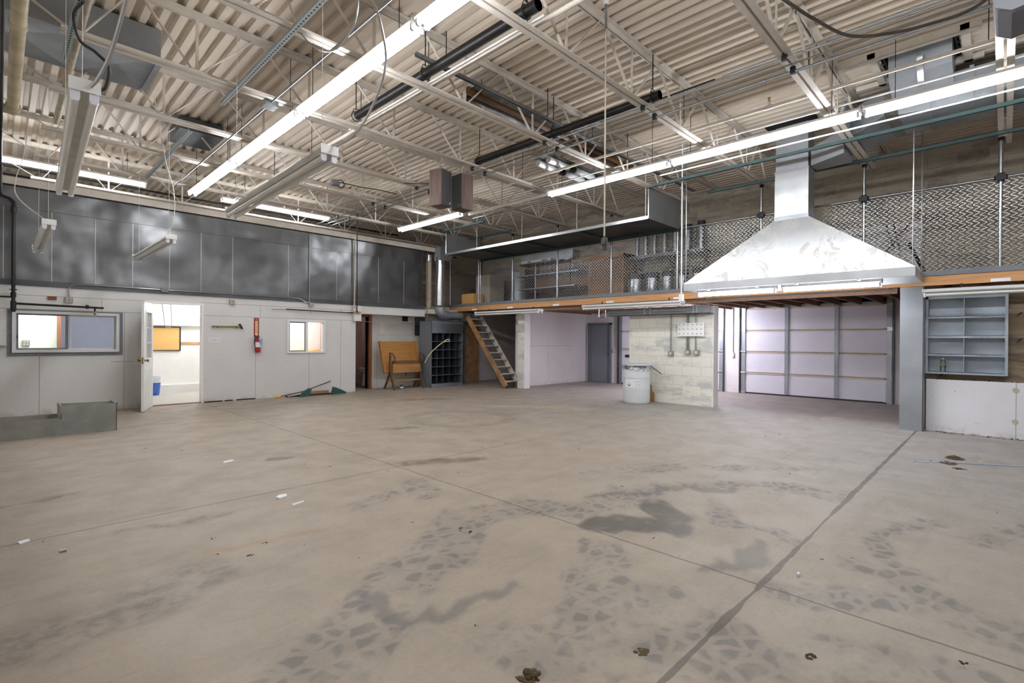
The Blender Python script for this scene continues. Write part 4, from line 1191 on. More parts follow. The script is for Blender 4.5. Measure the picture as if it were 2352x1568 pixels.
onwall('hanging_wire', 'black_rubber', 'thin dark wire hanging down in front of the pigeonhole cabinet', 'wire', MB().tube(spline([(8.14, 10.5, ZD), (8.14, 10.5, 2.5), (8.13, 10.5, 1.3), (8.125, 10.5, 1.0), (8.14, 10.5, .93)], 4), .004, 6))
# silver duct with elbow at the loft's left end
t = thing('round_duct', 'shiny round insulated duct bending under the left end of the loft', 'duct', (9.0, 11.6, 1.9))
part(MB().tube([(8.98, 11.72, 3.72), (8.97, 11.72, 3.2), (8.96, 11.72, 2.9), (8.95, 11.72, 2.32)], [.14, .138, .14, .142], 20), 'riser', 'foil', t)
part(MB().tube(arc((9.20, 11.72, 2.28), .24, 180, 270, 6) , .145, 20), 'elbow', 'galvanised', t)
part(MB().tube([(9.18, 11.72, 2.04), (9.75, 11.72, 2.04)], .115, 20).tube([(9.42, 11.72, 2.04), (9.46, 11.72, 2.04)], .125, 20), 'branch', 'galvanised', t)
part(MB().prism([(8.86, 3.62), (9.16, 3.62), (9.7, 4.1), (9.7, 4.3), (8.86, 4.0)], 'y', 11.58, 11.86), 'transition', 'galvanised', t)
t = thing('flue_pipe', 'short galvanised flue between the sheet metal wall and the shiny duct', 'duct', (8.79, 12.0, 2.3))
part(MB().tube([(8.78, 12.02, 2.25), (8.78, 12.02, 3.66)], .085, 16), 'lower_length', 'cream_old', t)
part(MB().tube([(8.78, 12.02, 3.62), (8.78, 12.02, 3.86)], .10, 16), 'upper_length', 'foil', t)
onwall('copper_pipe', 'copper', 'bright copper pipe at the end of the sheet metal wall', 'pipe', MB().tube([(8.615, 11.86, 1.95), (8.61, 11.86, 3.86), (8.70, 11.9, 4.0), (8.78, 11.9, 4.35)], .013, 8))
onwall('cross_brace', 'cream_paint', 'pale brace across the gap at the end of the sheet metal wall', 'brace', MB().box(8.42, 9.1, 12.05, 12.07, 2.98, 3.0).box(8.42, 9.1, 12.05, 12.07, 3.28, 3.29))
# behind the stairs
onwall('steel_door_frame', 'grey_metal', 'blue-grey steel post and panel behind the stairs', 'post', MB().box(9.98, 10.06, 12.1, 12.24, 0, 1.9).box(10.06, 10.2, 12.15, 12.24, 0, 1.9).box(10.2, 10.26, 12.1, 12.24, 0, 1.9))
onwall('plank_panel', 'wood_stair', 'brown plank leaning behind the stairs', 'plank', box(10.36, 10.92, 12.2, 12.25, 0, 1.93))
onwall('dark_post', 'blackish', 'dark post between the stairs and the white pier', 'post', box(10.35, 10.47, 9.72, 9.86, 0, 2.0))
t = thing('loft_stairs', 'steep open wooden stairs leading up to the loft', 'stairs', (10.03, 10.5, 0))
S0, S1 = Vector((0, 9.79, .06)), Vector((0, 11.42, 2.02))
dirn = (S1 - S0).normalized(); nrm_ = Vector((0, -dirn.z, dirn.y))
for x, mat in ((9.76, 'wood_stair'), (10.30, 'cream_paint')):
    a, b_ = S0 + Vector((x, 0, 0)), S1 + Vector((x, 0, 0))
    m = MB().bar(a + nrm_ * .0, b_, .04, .14, (0, -1, 1))
    part(m, 'stringer', mat, t)
for k in range(10):
    f = (k + .6) / 10
    c = S0 + (S1 - S0) * f
    part(box(9.78, 10.28, c.y - .10, c.y + .09, c.z + .0, c.z + .022), 'tread', 'cream_paint', t)
    part(MB().tube([(10.27, c.y - .07, c.z), (10.27, c.y - .07, c.z - .06), (10.27, c.y + .05, c.z - .09), (10.27, c.y + .07, c.z)], .006, 6), 'tread_bracket', 'grey_metal', t)

# ------------------------------------------------------------------ garage bay
d2 = struct(thing('door_2', 'grey steel door in the garage corner', 'door', (13.6, 9.34, 0)))
part(MB().box(13.55, 13.72, 8.90, 8.96, 0, 1.91).box(13.55, 13.72, 9.72, 9.785, 0, 1.91).box(13.55, 13.72, 8.90, 9.785, 1.85, 1.91), 'door_frame', 'grey_paint', d2)
part(box(13.60, 13.645, 8.965, 9.715, .01, 1.845), 'slab', 'door_grey', d2)
part(MB().lathe([(.025, 0), (.025, -.008), (.01, -.012), (.01, -.04), (.027, -.05), (.025, -.07), (0, -.072)], (13.60, 9.02, .905), 14, 'x'), 'knob', 'brass', d2)
def garage_door(n, y0, y1, label, slot=False):
    d = struct(thing('door_%d' % n, label, 'garage door', (13.6, (y0 + y1) / 2, 0)))
    zs = [.03, .545, 1.087, 1.63, 2.18, 2.72]
    for a, b_ in zip(zs, zs[1:]):
        part(box(13.62, 13.66, y0, y1, a + .004, b_ - .004), 'panel', 'garage_door', d)
    for z in zs[1:-1]:
        part(MB().box(13.60, 13.62, y0, y1, z - .03, z - .006).box(13.60, 13.62, y0, y1, z + .006, z + .026), 'panel_rail', 'rib_tan', d)
    ws = (y1 - y0) / 3
    for k in range(1, 3):
        y = y0 + ws * k - .02
        for a, b_ in zip(zs, zs[1:]):
            part(box(13.585, 13.60, y - .04, y + .04, a + .02, b_ - .03), 'stile', 'galvanised', d)
        for z in zs[1:-1]:
            part(MB().box(13.575, 13.60, y - .045, y + .045, z - .04, z + .04).tube([(13.572, y - .06, z), (13.572, y + .06, z)], .010, 6), 'hinge', 'galvanised', d)
    for y in (y0 + .05, y1 - .05):
        for a, b_ in zip(zs, zs[1:]):
            part(box(13.588, 13.60, y - .05, y + .05, a + .02, b_ - .03), 'end_stile', 'galvanised', d)
        for z in zs[:-1]:
            part(MB().box(13.56, 13.60, y - .06, y + .03, z - .03, z + .04).tube([(13.57, y - .07, z), (13.57, y + .09, z)], .012, 8), 'roller', 'steel', d)
    for y in (y0 - .03, y1 + .03):
        part(MB().box(13.54, 13.62, y - .012, y + .012, 0, 2.33), 'track', 'galv_dark', d)
    part(box(13.6, 13.67, y0, y1, 0, .035), 'bottom_seal', 'black_rubber', d)
    if slot:
        part(box(13.60, 13.62, 8.17, 8.41, .83, .91), 'mail_slot', 'dark_hole', d)
    return d
garage_door(3, 1.75, 4.92, 'large white sectional garage door at right')
garage_door(4, 5.40, 8.62, 'white sectional garage door half hidden by the block pier', True)
def garage_switch(y, x0, x1, label):
    t = thing('light_switch', label, 'switch', (13.6, y, x0))
    part(box(13.57, 13.62, y - .03, y + .03, x0 - .06, x0 + .06), 'box', 'ivory', t)
    part(MB().tube([(13.605, y, x0 + .06), (13.605, y, x1)], .010, 6), 'conduit', 'conduit', t)
garage_switch(8.80, 1.05, 2.3, 'switch with thin conduit right of the grey steel door')
garage_switch(5.13, .99, 2.3, 'switch with thin conduit between the two garage doors')
fg = make_fixture('added unseen tube lamp brightening the garage bay from behind the block pier', True, 1.9, 'garage_fill_lamp', .075, tube='tube_garage_fill', holders=False)  # added lamp, out of sight behind the pier, to brighten the bay
fg.location = (12.3, 5.05, 2.085); tag(fg, 'added unseen tube lamp brightening the garage bay from behind the block pier', 'light fixture', 'added garage fill lamps')
# what stands and hangs at the pier
t = thing('peg_panel', 'white metal panel with three rows of pegs on the block pier', 'pegboard', (10.1, 4.66, 1.44))
part(box(10.06, 10.075, 4.38, 4.95, 1.44, 1.715), 'panel', 'white_enamel', t)
m = MB()
for r_ in range(3):
    for c_ in range(6):
        y, z = 4.43 + c_ * .094, 1.49 + r_ * .095
        MB().tube([(10.06, y, z), (10.035, y, z), (10.03, y, z + .012)], .005, 6).build('peg', 'dark_steel', t)
def pier_box(y, z, label, cs):
    t = thing('outlet_box', label, 'electrical box', (10.1, y, z - .05))
    part(box(10.075, 10.128, y - .055, y + .055, z - .05, z + .05), 'box', 'outlet_grey', t)
    part(MB().lathe([(.034, 10.075), (.034, 10.071)], (0, y, z), 14, 'x'), 'socket_face', 'ivory', t)
    for dy in cs:
        part(MB().tube([(10.105, y + dy, z + .05), (10.105, y + dy, 1.90)], .0125, 8), 'conduit', 'conduit', t)
pier_box(5.12, 1.072, 'left outlet box with a lone conduit on the block pier', (0,))
pier_box(4.74, 1.105, 'outlet box with two conduits behind the peg panel', (-.02, .02))
pier_box(4.55, 1.108, 'right outlet box under the peg panel on the block pier', (.02,))
t = thing('steel_channel', 'grey steel channel lying along the top of the block pier', 'beam', (10, 5.4, 1.9))
part(MB().box(9.92, 9.93, 4.20, 6.62, 1.90, 2.06).box(9.92, 10.12, 4.20, 6.62, 1.90, 1.91), 'channel', 'grey_metal', t)
for y in (4.45, 4.52, 5.48, 5.62):
    part(box(9.90, 9.92, y, y + .035, 1.92, 2.07), 'strap', 'steel', t)
part(MB().tube([(9.9, 6.66, 2.05), (9.9, 6.66, 1.88), (9.9, 6.84, 1.88), (9.9, 6.84, 2.08)], .012, 6), 'bent_hook', 'conduit', t)
t = thing('plastic_drum', 'white plastic drum with a blackened rim and a label', 'drum', (9.62, 5.66, 0))
R = .285
part(MB().lathe([(0, 0), (R - .03, 0), (R - .008, .02), (R, .06), (R, .30), (R + .004, .315), (R, .33), (R, .55), (R + .004, .565), (R, .58), (R, .76), (R - .006, .80), (R + .012, .81), (R + .014, .85), (R - .01, .855), (R - .012, .845)], (9.62, 5.66, 0), 40), 'body', 'drum_plastic', t)
part(MB().lathe([(R - .012, .846), (R - .02, .835), (0, .835)], (9.62, 5.66, 0), 40), 'lid', 'cream_old', t)
def onDrum(m, a0, a1, z0, z1, r, n=8):
    vs, fs = [], []
    for i in range(n + 1):
        a = a0 + (a1 - a0) * i / n
        for z in (z0, z1):
            vs.append((9.62 + r * math.cos(a), 5.66 + r * math.sin(a), z))
    for i in range(n):
        fs.append((2 * i, 2 * i + 1, 2 * i + 3, 2 * i + 2))
    return m.add(vs, fs)
A0 = math.atan2(-5.66, -9.62)          # toward the room
lab = part(onDrum(MB(), A0 + .16 - 1.10, A0 + .16 + .52 - .28, .345, .525, R + .006, 14), 'label_sheet', 'paper_white', t)
m = MB()
for a, b_, z0, z1 in ((-.92, -.80, .508, .514), (-.95, -.62, .487, .491), (-.95, -.62, .468, .472), (-.60, -.42, .487, .491), (-.60, -.42, .468, .472), (-.95, -.942, .468, .491), (-.63, -.622, .468, .491), (-.60, -.592, .468, .491), (-.43, -.422, .468, .491)):
    onDrum(m, A0 + .16 - (a + .97) * 1.0 + .22 - .02, A0 + .16 - (b_ + .97) * 1.0 + .22 - .02, z0, z1, R + .008, 3)
for k in range(6):
    onDrum(m, A0 + .16 - .05 + .2, A0 + .16 - .22 + .2, .37 + k * .014, .373 + k * .014, R + .008, 3)
    onDrum(m, A0 + .16 - .27 + .2, A0 + .16 - .42 + .2, .38 + k * .012, .382 + k * .012, R + .008, 3)
part(m, 'print', 'ink_faint', lab)
m = MB()
for (du, dz) in ((0, 0),):
    a = A0 + .16 - .72 + .02
    def dp(u, v):
        return (9.62 + (R + .009) * math.cos(a + u / R), 5.66 + (R + .009) * math.sin(a + u / R), .425 + v)
    m.add([dp(-.05, 0), dp(.05, 0), dp(.035, -.014), dp(0, -.05), dp(-.035, -.014), dp(0, -.02)], [(0, 5, 4), (4, 5, 3), (3, 5, 2), (2, 5, 1)])
    for u0, v0, u1, v1 in ((-.05, 0, 0, .05), (0, .05, .05, 0)):
        m.add([dp(u0, v0), dp(u1, v1), dp(u1 * .94, v1 * .94), dp(u0 * .94, v0 * .94)], [(0, 1, 2, 3)])
    m.add([dp(-.018, .022), dp(-.008, .03), dp(-.012, .004)], [(0, 1, 2)]); m.add([dp(.018, .022), dp(.008, .03), dp(.012, .004)], [(0, 2, 1)])
part(m, 'corrosive_diamond', 'ink', lab)
onwall('leaning_rod', 'dark_steel', 'thin dark rod leaning on the block pier behind the drum', 'rod', MB().tube([(9.99, 5.60, .83), (10.10, 5.33, .62)], .008, 6))
t = tag(MB().prism([(5.62, 0), (5.46, 0), (5.46, .20), (5.52, .24), (5.53, .37), (5.60, .41), (5.75, .42), (5.75, 0)], 'x', 10.02, 10.04).build('plywood_scrap', 'plywood'), 'broken plywood scrap standing behind the drum', 'board')
# ================================================================== the loft
t = thing('wooden_loft', 'wooden loft deck with an orange fir edge running to the right', 'loft', (10.6, 5.2, 2.16))
part(box(9.72, 9.76, YF + .01, 12.3, 2.19, 2.335), 'edge_beam', 'wood_fir', t)
part(box(9.705, 9.775, YF + .01, 12.3, 2.335, 2.405), 'edge_strip', 'grey_paint', t)
part(box(9.76, 13.60, YF + .01, 12.3, 2.335, 2.365), 'deck_boards', 'plywood', t)
k, y = 0, YF + .1
while y < 12.2:
    part(box(9.765, 13.60, y, y + .04, 2.19, 2.334), 'joist', 'wood_joist', t)
    y += .41
part(box(9.80, 9.84, 1.2, 9.4, 2.10, 2.19), 'ledger', 'wood_joist', t)
for y in (11.06, 9.596, 7.996, 6.414, 4.78, .047):
    part(box(9.712, 9.72, y - .10, y + .10, 2.195, 2.24), 'strap_plate', 'white_enamel', t)
# chain link fence on the loft edge
PY = [.053, 1.646, 3.216, 4.846, 6.452, 8.042, 9.617, 11.006]
f = thing('chain_link_fence', 'galvanised chain link fence standing on the loft edge', 'fence', (9.82, 5, 2.365))
for i, y in enumerate(PY + [10.93, 12.30, -1.55]):
    top = 4.22 if y not in (10.93, 12.30) else (3.62 if y == 10.93 else 4.6)
    part(MB().tube([(9.82 if y != 12.30 else 9.80, y, 2.366), (9.82 if y != 12.30 else 9.80, y, top)], .024 if y not in (10.93, 12.3) else .019, 12), 'post', 'steel', f)
for a, b_ in zip([-1.55] + PY[:4], PY[:4]):
    if a < b_:
        part(MB().tube([(9.82, a, 3.66), (9.82, b_, 3.66)], .018, 10), 'top_rail', 'steel', f)
part(MB().tube([(9.82, 10.93, 3.25), (9.82, 9.62, 3.27)], .014, 8).tube([(9.80, 12.3, 3.34), (9.82, 11.0, 3.33)], .014, 8), 'gate_rail', 'conduit', f)
for y in PY[:4]:
    part(MB().tube([(9.82, y, 3.60), (9.82, y, 3.72)], .04, 10).tube([(9.82, y - .07, 3.66), (9.82, y + .07, 3.66)], .032, 10).box(9.77, 9.80, y - .05, y + .05, 3.62, 3.70), 'rail_clamp', 'dark_steel', f)
for y in PY[:7]:
    part(MB().tube([(9.82, y, 4.17), (9.82, y, 4.225)], .034, 8), 'post_cap', 'dark_steel', f)
def chain():
    m = MB()
    s, r = .076, .0027
    z0, z1 = 2.41, 3.65
    n = int((10.9 + 1.6) / s)
    steps = int((z1 - z0) / (s / 2))
    for k in range(n):
        yc = -1.6 + k * s
        sg = 1 if k % 2 == 0 else -1
        top = steps
        pts = []
        for i in range(top + 1):
            pts.append((9.806 + .003 * ((i + k) % 2), yc + (s / 2) * (1 if (i % 2 == 0) else -1) * 1.0, z0 + i * s / 2))
        o = len(m.v)
        for (x, y_, z) in pts:
            m.v += [(x - r, y_, z - r), (x + r, y_, z - r), (x + r, y_, z + r), (x - r, y_, z + r)]
        for i in range(len(pts) - 1):
            for q in range(4):
                q2 = (q + 1) % 4
                m.f.append((o + i * 4 + q, o + i * 4 + q2, o + (i + 1) * 4 + q2, o + (i + 1) * 4 + q))
    return m
part(chain(), 'wire_mesh', 'steel', f)
# long sheet metal tray above the fence
t = thing('sheet_metal_tray', 'long sheet metal tray with end panels hung before the fence posts', 'tray', (9.1, 7.8, 3.63))
part(box(8.52, 9.785, 4.80, 10.88, 3.66, 3.67), 'tray_floor', 'galv_dark', t)
part(MB().box(8.505, 8.52, 4.79, 10.89, 3.625, 3.685), 'front_lip', 'steel', t)
part(box(8.52, 9.785, 4.785, 4.80, 3.635, 4.22), 'end_panel', 'galvanised', t)
part(box(8.52, 9.785, 10.88, 10.895, 3.635, 4.22), 'end_panel', 'galvanised', t)
for y in (4.79, 10.88):
    part(MB().tube([(8.52, y, 3.64), (8.52, y, 4.24)], .016, 6), 'corner_post', 'steel', t)
part(box(9.76, 9.79, 4.8, 10.88, 3.60, 3.658), 'rear_angle', 'teal_steel', t)
for y in PY[4:7]:
    part(box(8.54, 9.76, y - .03, y + .03, 3.625, 3.658), 'cross_angle', 'teal_steel', t)
for y in PY[3:7]:
    part(MB().tube([(8.512, y, 3.66), (8.512, y, ZD)], .007, 6), 'hanger_rod', 'cream_paint', t)
# extractor hood
HX0, HX1, HY0, HY1 = 8.63, 9.70, .866, 4.138
CX0, CX1, CY0, CY1 = 9.02, 9.38, 2.25, 2.747
t = thing('extractor_hood', 'big pyramid extractor hood of bright sheet metal with a square chute', 'extractor hood', (9.2, 2.5, 2.23))
def ring(x0, x1, y0, y1, z):
    return [(x0, y0, z), (x1, y0, z), (x1, y1, z), (x0, y1, z)]
m = MB()
e = .012
R0, R1, R2 = ring(HX0, HX1, HY0, HY1, 2.24), ring(HX0, HX1, HY0, HY1, 2.365), ring(CX0, CX1, CY0, CY1, 3.35)
q0, q1, q2 = ring(HX0 + e, HX1 - e, HY0 + e, HY1 - e, 2.24), ring(HX0 + e, HX1 - e, HY0 + e, HY1 - e, 2.36), ring(CX0 + e, CX1 - e, CY0 + e, CY1 - e, 3.34)
m.add(R0 + R1 + R2, [(i + 4, (i + 1) % 4 + 4, (i + 1) % 4 + 8, i + 8) for i in range(4)])
m.add(q1 + q2, [(i + 4, (i + 1) % 4 + 4, (i + 1) % 4, i) for i in range(4)])
part(m, 'canopy', 'hood_sheet', t, smooth=False)
m = MB()
m.add(R0 + R1, [(i, (i + 1) % 4, (i + 1) % 4 + 4, i + 4) for i in range(4)])
m.add(q0 + q1, [(i + 4, (i + 1) % 4 + 4, (i + 1) % 4, i) for i in range(4)])
m.add(R0 + q0, [(i, i + 4, (i + 1) % 4 + 4, (i + 1) % 4) for i in range(4)])
part(m, 'lip', 'galv_hood', t, smooth=False)
zs = (3.33, 3.42, 4.12, 4.125)
part(MB().box(CX0, CX1, CY0, CY1, 3.33, 4.12), 'chute', 'galv_hood', t, smooth=False)
for z0, z1 in ((4.12, 4.145), (3.33, 3.40)):
    part(MB().box(CX0 - .006, CX1 + .006, CY0 - .006, CY1 + .006, z0, z1), 'seam_band', 'galvanised', t, smooth=False)
part(MB().box(CX0 + .01, CX1 - .01, CY0 + .01, CY1 - .01, 4.145, ZD + .04), 'upper_chute', 'galvanised', t, smooth=False)
part(box(CX0 - .15, CX1 + .1, CY0 - .12, CY1 + .12, ZD - .012, ZD + .03), 'roof_collar', 'dark_hole', t)
for x, y in ((HX0 + .02, HY0 + .03), (HX0 + .02, HY1 - .03), (HX1 - .05, HY0 + .03)):
    part(MB().tube([(x, y, 2.36), (x, y, ZD)], .008, 6), 'hanger_rod', 'steel', t)
fh = make_fixture('', True, 1.31, 'hood_lamp', .06, tube='tube_hood')
for y in (.25, 1.06):
    MB().box(-.235, .05, y - .015, y + .015, .066, .085).build('mounting_bar', 'steel', fh)
fh.location = (8.86, 1.26, 2.165); tag(fh, 'right one of two lit tubes under the front lip of the hood', 'light fixture', 'lit fixtures under the hood')
dup(fh, (8.86, 2.66, 2.165), 'left one of two lit tubes under the front lip of the hood', 'lit fixtures under the hood')
t = thing('switch_drop', 'white conduit with a small switch box down the left corner of the hood', 'switch', (8.60, 4.16, 2.05))
part(MB().tube([(8.60, 4.165, 2.18), (8.60, 4.165, ZD)], .012, 8), 'conduit', 'white_enamel', t)
part(box(8.57, 8.63, 4.13, 4.20, 2.06, 2.18), 'box', 'white_enamel', t)
# galvanised main duct behind the right lamp row and its roof plenum
t = thing('main_duct', 'large galvanised duct behind the right lit row, rising to a roof opening', 'duct', (8.4, .8, 4.1))
def boxduct(m, secs):
    """loft along y through rectangles (y, x0, x1, z0, z1)"""
    vs, fs = [], []
    for (y, x0, x1, z0, z1) in secs:
        vs += [(x0, y, z0), (x1, y, z0), (x1, y, z1), (x0, y, z1)]
    for i in range(len(secs) - 1):
        for k in range(4):
            k2 = (k + 1) % 4
            fs.append((i * 4 + k, i * 4 + 4 + k, i * 4 + 4 + k2, i * 4 + k2))
    n = len(secs) - 1
    fs += [(0, 1, 2, 3), (n * 4 + 3, n * 4 + 2, n * 4 + 1, n * 4)]
    return m.add(vs, fs)
part(boxduct(MB(), [(2.22, 9.03, 9.36, 4.14, 4.42), (1.72, 8.75, 9.3, 4.14, 4.5)]), 'branch', 'galvanised', t, smooth=False, fix=True)
part(boxduct(MB(), [(1.72, 8.55, 9.3, 4.25, 4.6), (1.42, 8.3, 9.2, 4.25, 4.62), (1.16, 8.2, 9.2, 4.34, 4.66)]), 'reducer', 'galvanised', t, smooth=False, fix=True)
part(boxduct(MB(), [(1.0, 8.1, 9.0, 4.27, 4.62), (.75, 8.1, 8.9, 4.25, 4.62), (-1.7, 8.1, 8.9, 4.25, 4.62)]), 'trunk', 'galvanised', t, smooth=False, fix=True)
part(boxduct(MB(), [(1.16, 8.2, 9.2, 4.34, 4.66), (1.0, 8.1, 9.0, 4.27, 4.62)]), 'flexible_joint', 'reflector', t, smooth=False, fix=True)
m = MB()
for y in (1.60, .70, .30, -.3):
    m.box(8.08, 8.93, y - .02, y + .02, 4.235, 4.64)
part(m, 'seam_flange', 'galvanised', t)
part(MB().prism([(7.68, ZD + .3), (8.2, ZD + .3), (8.75, 4.60), (8.1, 4.45), (7.78, 4.62)], 'y', .46, 1.06), 'plenum', 'galvanised', t, smooth=False, fix=True)
part(MB().prism([(7.675, 4.78), (7.68, 4.70), (7.90, 4.46), (7.915, 4.47), (7.72, 4.70)], 'y', .72, .78), 'damper_blade', 'foil', t, fix=True)
t = thing('roof_curb_frame', 'cream framing boards around the roof opening over the big duct', 'frame', (7.95, .77, 4.84))
part(MB().box(7.50, 7.56, .2, 1.55, 4.80, ZD).box(8.34, 8.40, .2, 1.5, 4.82, ZD), 'side_board', 'cream_paint', t)
part(MB().box(7.5, 8.4, .30, .38, 4.82, ZD).box(7.5, 8.4, 1.16, 1.24, 4.82, ZD), 'end_board', 'cream_paint', t)
part(MB().box(7.62, 7.66, .42, 1.12, ZD, ZD + .5).box(8.26, 8.3, .42, 1.12, ZD, ZD + .5).box(7.62, 8.3, .40, .44, ZD, ZD + .5).box(7.62, 8.3, 1.10, 1.14, ZD, ZD + .5), 'curb_wall', 'blackish', t)
t = thing('unit_heater', 'grey box heater hanging at the top right corner', 'heater', (4.6, -.02, 3.2))
m = MB().prism([(-.20, 3.60), (-.02, 3.57), (.06, 3.62), (.075, 3.72), (.02, 4.2), (-.45, 4.2), (-.45, 3.7)], 'x', 4.75, 5.2)
part(m, 'casing', 'unit_grey', t)
part(MB().prism([(-.19, 3.585), (-.02, 3.56), (.05, 3.605), (-.02, 3.598), (-.2, 3.62)], 'x', 4.77, 5.18), 'under_panel', 'unit_dark', t)
part(MB().tube([(4.85, -.2, 4.2), (4.85, -.2, ZD)], .008, 6).tube([(5.1, -.2, 4.2), (5.1, -.2, ZD)], .008, 6), 'hanger_rod', 'dark_steel', t)
# things kept on the loft
t = thing('plywood_cupboard', 'big plywood cupboard with open shelves behind the fence', 'cupboard', (11.2, 8.6, 2.367))
part(MB().box(11.05, 11.65, 6.92, 10.25, 2.367, 2.40).box(11.6, 11.65, 6.9, 10.25, 2.4, 3.52), 'back_panel', 'osb', t)
part(MB().box(11.0, 11.65, 6.86, 6.92, 2.367, 3.55), 'side_panel', 'plywood', t)
part(MB().box(11.0, 11.65, 10.2, 10.25, 2.367, 3.52), 'upright', 'wood_dark', t)
part(MB().box(11.02, 11.65, 7.88, 7.96, 2.367, 3.46), 'upright', 'plywood', t)
part(MB().box(11.0, 11.05, 9.05, 9.12, 2.4, 2.77), 'upright', 'wood_dark', t)
part(MB().box(10.98, 11.65, 6.86, 10.25, 3.46, 3.56), 'top_board', 'wood_fir', t)
part(box(11.02, 11.06, 6.92, 7.88, 2.4, 3.46), 'closed_front', 'osb', t)
for z in (2.80, 3.22):
    part(box(11.0, 11.6, 7.96, 10.2, z - .03, z), 'shelf', 'wood_dark', t)
part(MB().box(11.06, 11.09, 8.0, 9.9, 2.83, 3.15), 'shelf_back', 'osb', t)
t = thing('pipe_shelf', 'long grey metal shelf of round flue pipes on the block wall', 'shelf', (11.5, 5.9, 3.4))
part(MB().box(11.25, 11.69, 4.90, 6.95, 3.455, 3.475).box(11.24, 11.255, 4.90, 6.95, 3.40, 3.475), 'board', 'galvanised', t)
for y in (5.0, 5.85, 6.75):
    part(MB().prism([(11.3, 3.45), (11.68, 3.45), (11.68, 3.12)], 'y', y - .015, y + .015), 'bracket', 'galvanised', t)
GP = 'flue pipes standing on the loft shelf'
for i, (y, r, h) in enumerate([(6.74, .05, .50), (6.50, .055, .52), (6.25, .055, .52), (5.98, .065, .55), (5.70, .075, .58), (5.38, .085, .62), (5.06, .085, .66)]):
    p = thing('flue_pipe', ['leftmost and thinnest', 'second', 'third', 'fourth', 'fifth', 'sixth', 'rightmost'][i] + ' flue pipe from the left on the loft wall shelf', 'pipe', (11.45, y, 3.476), GP)
    part(MB().lathe([(r, 3.476), (r, 3.476 + h), (r - .006, 3.476 + h), (r - .006, 3.48)], (11.45, y, 0), 20), 'pipe', 'barrel_grey', p)
    if i > 4:
        part(MB().lathe([(r + .004, 3.476 + h - .12), (r + .004, 3.476 + h + .004)], (11.45, y, 0), 20), 'collar', 'barrel_dark', p)
GB = 'galvanised barrels in a row on the loft'
for i, (y, r, h) in enumerate([(6.47, .19, .60), (6.03, .155, .60), (5.64, .13, .61), (5.27, .12, .60), (4.92, .11, .62)]):
    p = thing('metal_barrel', ['leftmost', 'second', 'third', 'fourth', 'rightmost'][i] + ' barrel from the left in the row behind the loft fence', 'barrel', (10.95, y, 2.366), GB)
    x = 10.95
    part(MB().lathe([(0, 2.366), (r, 2.366), (r, 2.5), (r + .005, 2.51), (r, 2.52), (r, 2.366 + h - .12)], (x, y, 0), 24), 'body', 'barrel_grey', p)
    part(MB().lathe([(r + .003, 2.366 + h - .13), (r + .012, 2.366 + h - .12), (r + .012, 2.366 + h), (r - .01, 2.366 + h), (0, 2.366 + h - .01)], (x, y, 0), 24), 'dark_top', 'barrel_dark', p)
t = thing('printed_carton', 'long white carton with green print lying on a rack behind the fence', 'carton', (10.6, 9.5, 3.5))
part(box(10.60, 10.75, 8.94, 10.02, 3.525, 3.60), 'carton', 'paper_white', t)
part(MB().box(10.597, 10.60, 9.66, 9.77, 3.545, 3.585).box(10.597, 10.60, 9.02, 9.26, 3.545, 3.585), 'print', 'green_print', t)
t = thing('pipe_rack', 'steel rack holding a galvanised duct piece and a carton behind the fence', 'rack', (10.7, 9.3, 2.365))
part(MB().tube([(10.68, 9.55, 2.366), (10.68, 9.55, 3.48)], .018, 10), 'post', 'steel', t)
part(MB().tube([(10.68, 8.3, 2.366), (10.68, 8.3, 3.48)], .012, 10), 'post', 'dark_steel', t)
part(MB().box(10.58, 11.0, 8.5, 10.1, 3.48, 3.52), 'top_shelf', 'wood_dark', t)
part(MB().box(10.55, 11.0, 8.05, 10.15, 2.78, 2.80), 'shelf', 'wood_dark', t)
part(MB().box(10.55, 11.0, 7.95, 10.15, 3.16, 3.18), 'shelf', 'wood_dark', t)
part(MB().box(10.54, 10.55, 7.95, 10.15, 3.16, 3.185).box(10.54, 10.55, 8.05, 10.15, 2.78, 2.805), 'shelf_edge', 'steel', t)
t = tag(MB().prism([(8.5, 3.53), (9.9, 3.53), (10.2, 3.72), (10.25, 3.80), (8.3, 3.80), (8.3, 3.58)], 'x', 10.78, 11.1).build('duct_section', 'galvanised'), 'galvanised duct section lying on the rack behind the fence', 'duct')
t = tag(MB().lathe([(.0, 2.366), (.30, 2.366), (.30, 3.4), (0, 3.4)], (11.3, 10.75, 0), 24).build('storage_tank', 'galvanised'), 'grey cylindrical tank at the left end of the loft', 'tank')
t = tag(box(10.6, 11.2, 11.35, 12.0, 2.366, 3.35).build('storage_cabinet', 'ivory'), 'pale storage cabinet at the far left end of the loft', 'cabinet')
t = tag(MB().box(10.1, 10.5, 11.55, 12.1, 2.366, 2.75).build('carton', 'cork'), 'tan carton on the loft by the duct', 'carton')
t = tag(box(11.64, 11.69, 1.08, 2.6, 2.366, 3.55).build('white_board', 'garage_white'), 'white board on the block wall behind the hood', 'board')
t = thing('metal_braces', 'bent metal braces leaning behind the hood', 'brace', (11.3, 1.5, 2.4))
part(MB().bar((10.9, 1.9, 2.366), (11.1, 1.05, 3.62), .03, .03), 'pole', 'wood_dark', t)
part(MB().bar((11.2, 1.35, 3.0), (11.3, 1.45, 3.5), .03, .01).bar((11.2, 1.42, 3.0), (11.3, 1.56, 3.5), .03, .01), 'strap', 'steel', t)
part(MB().bar((9.95, .87, 2.37), (10.3, 1.12, 2.95), .035, .035), 'short_pole', 'dark_steel', t)
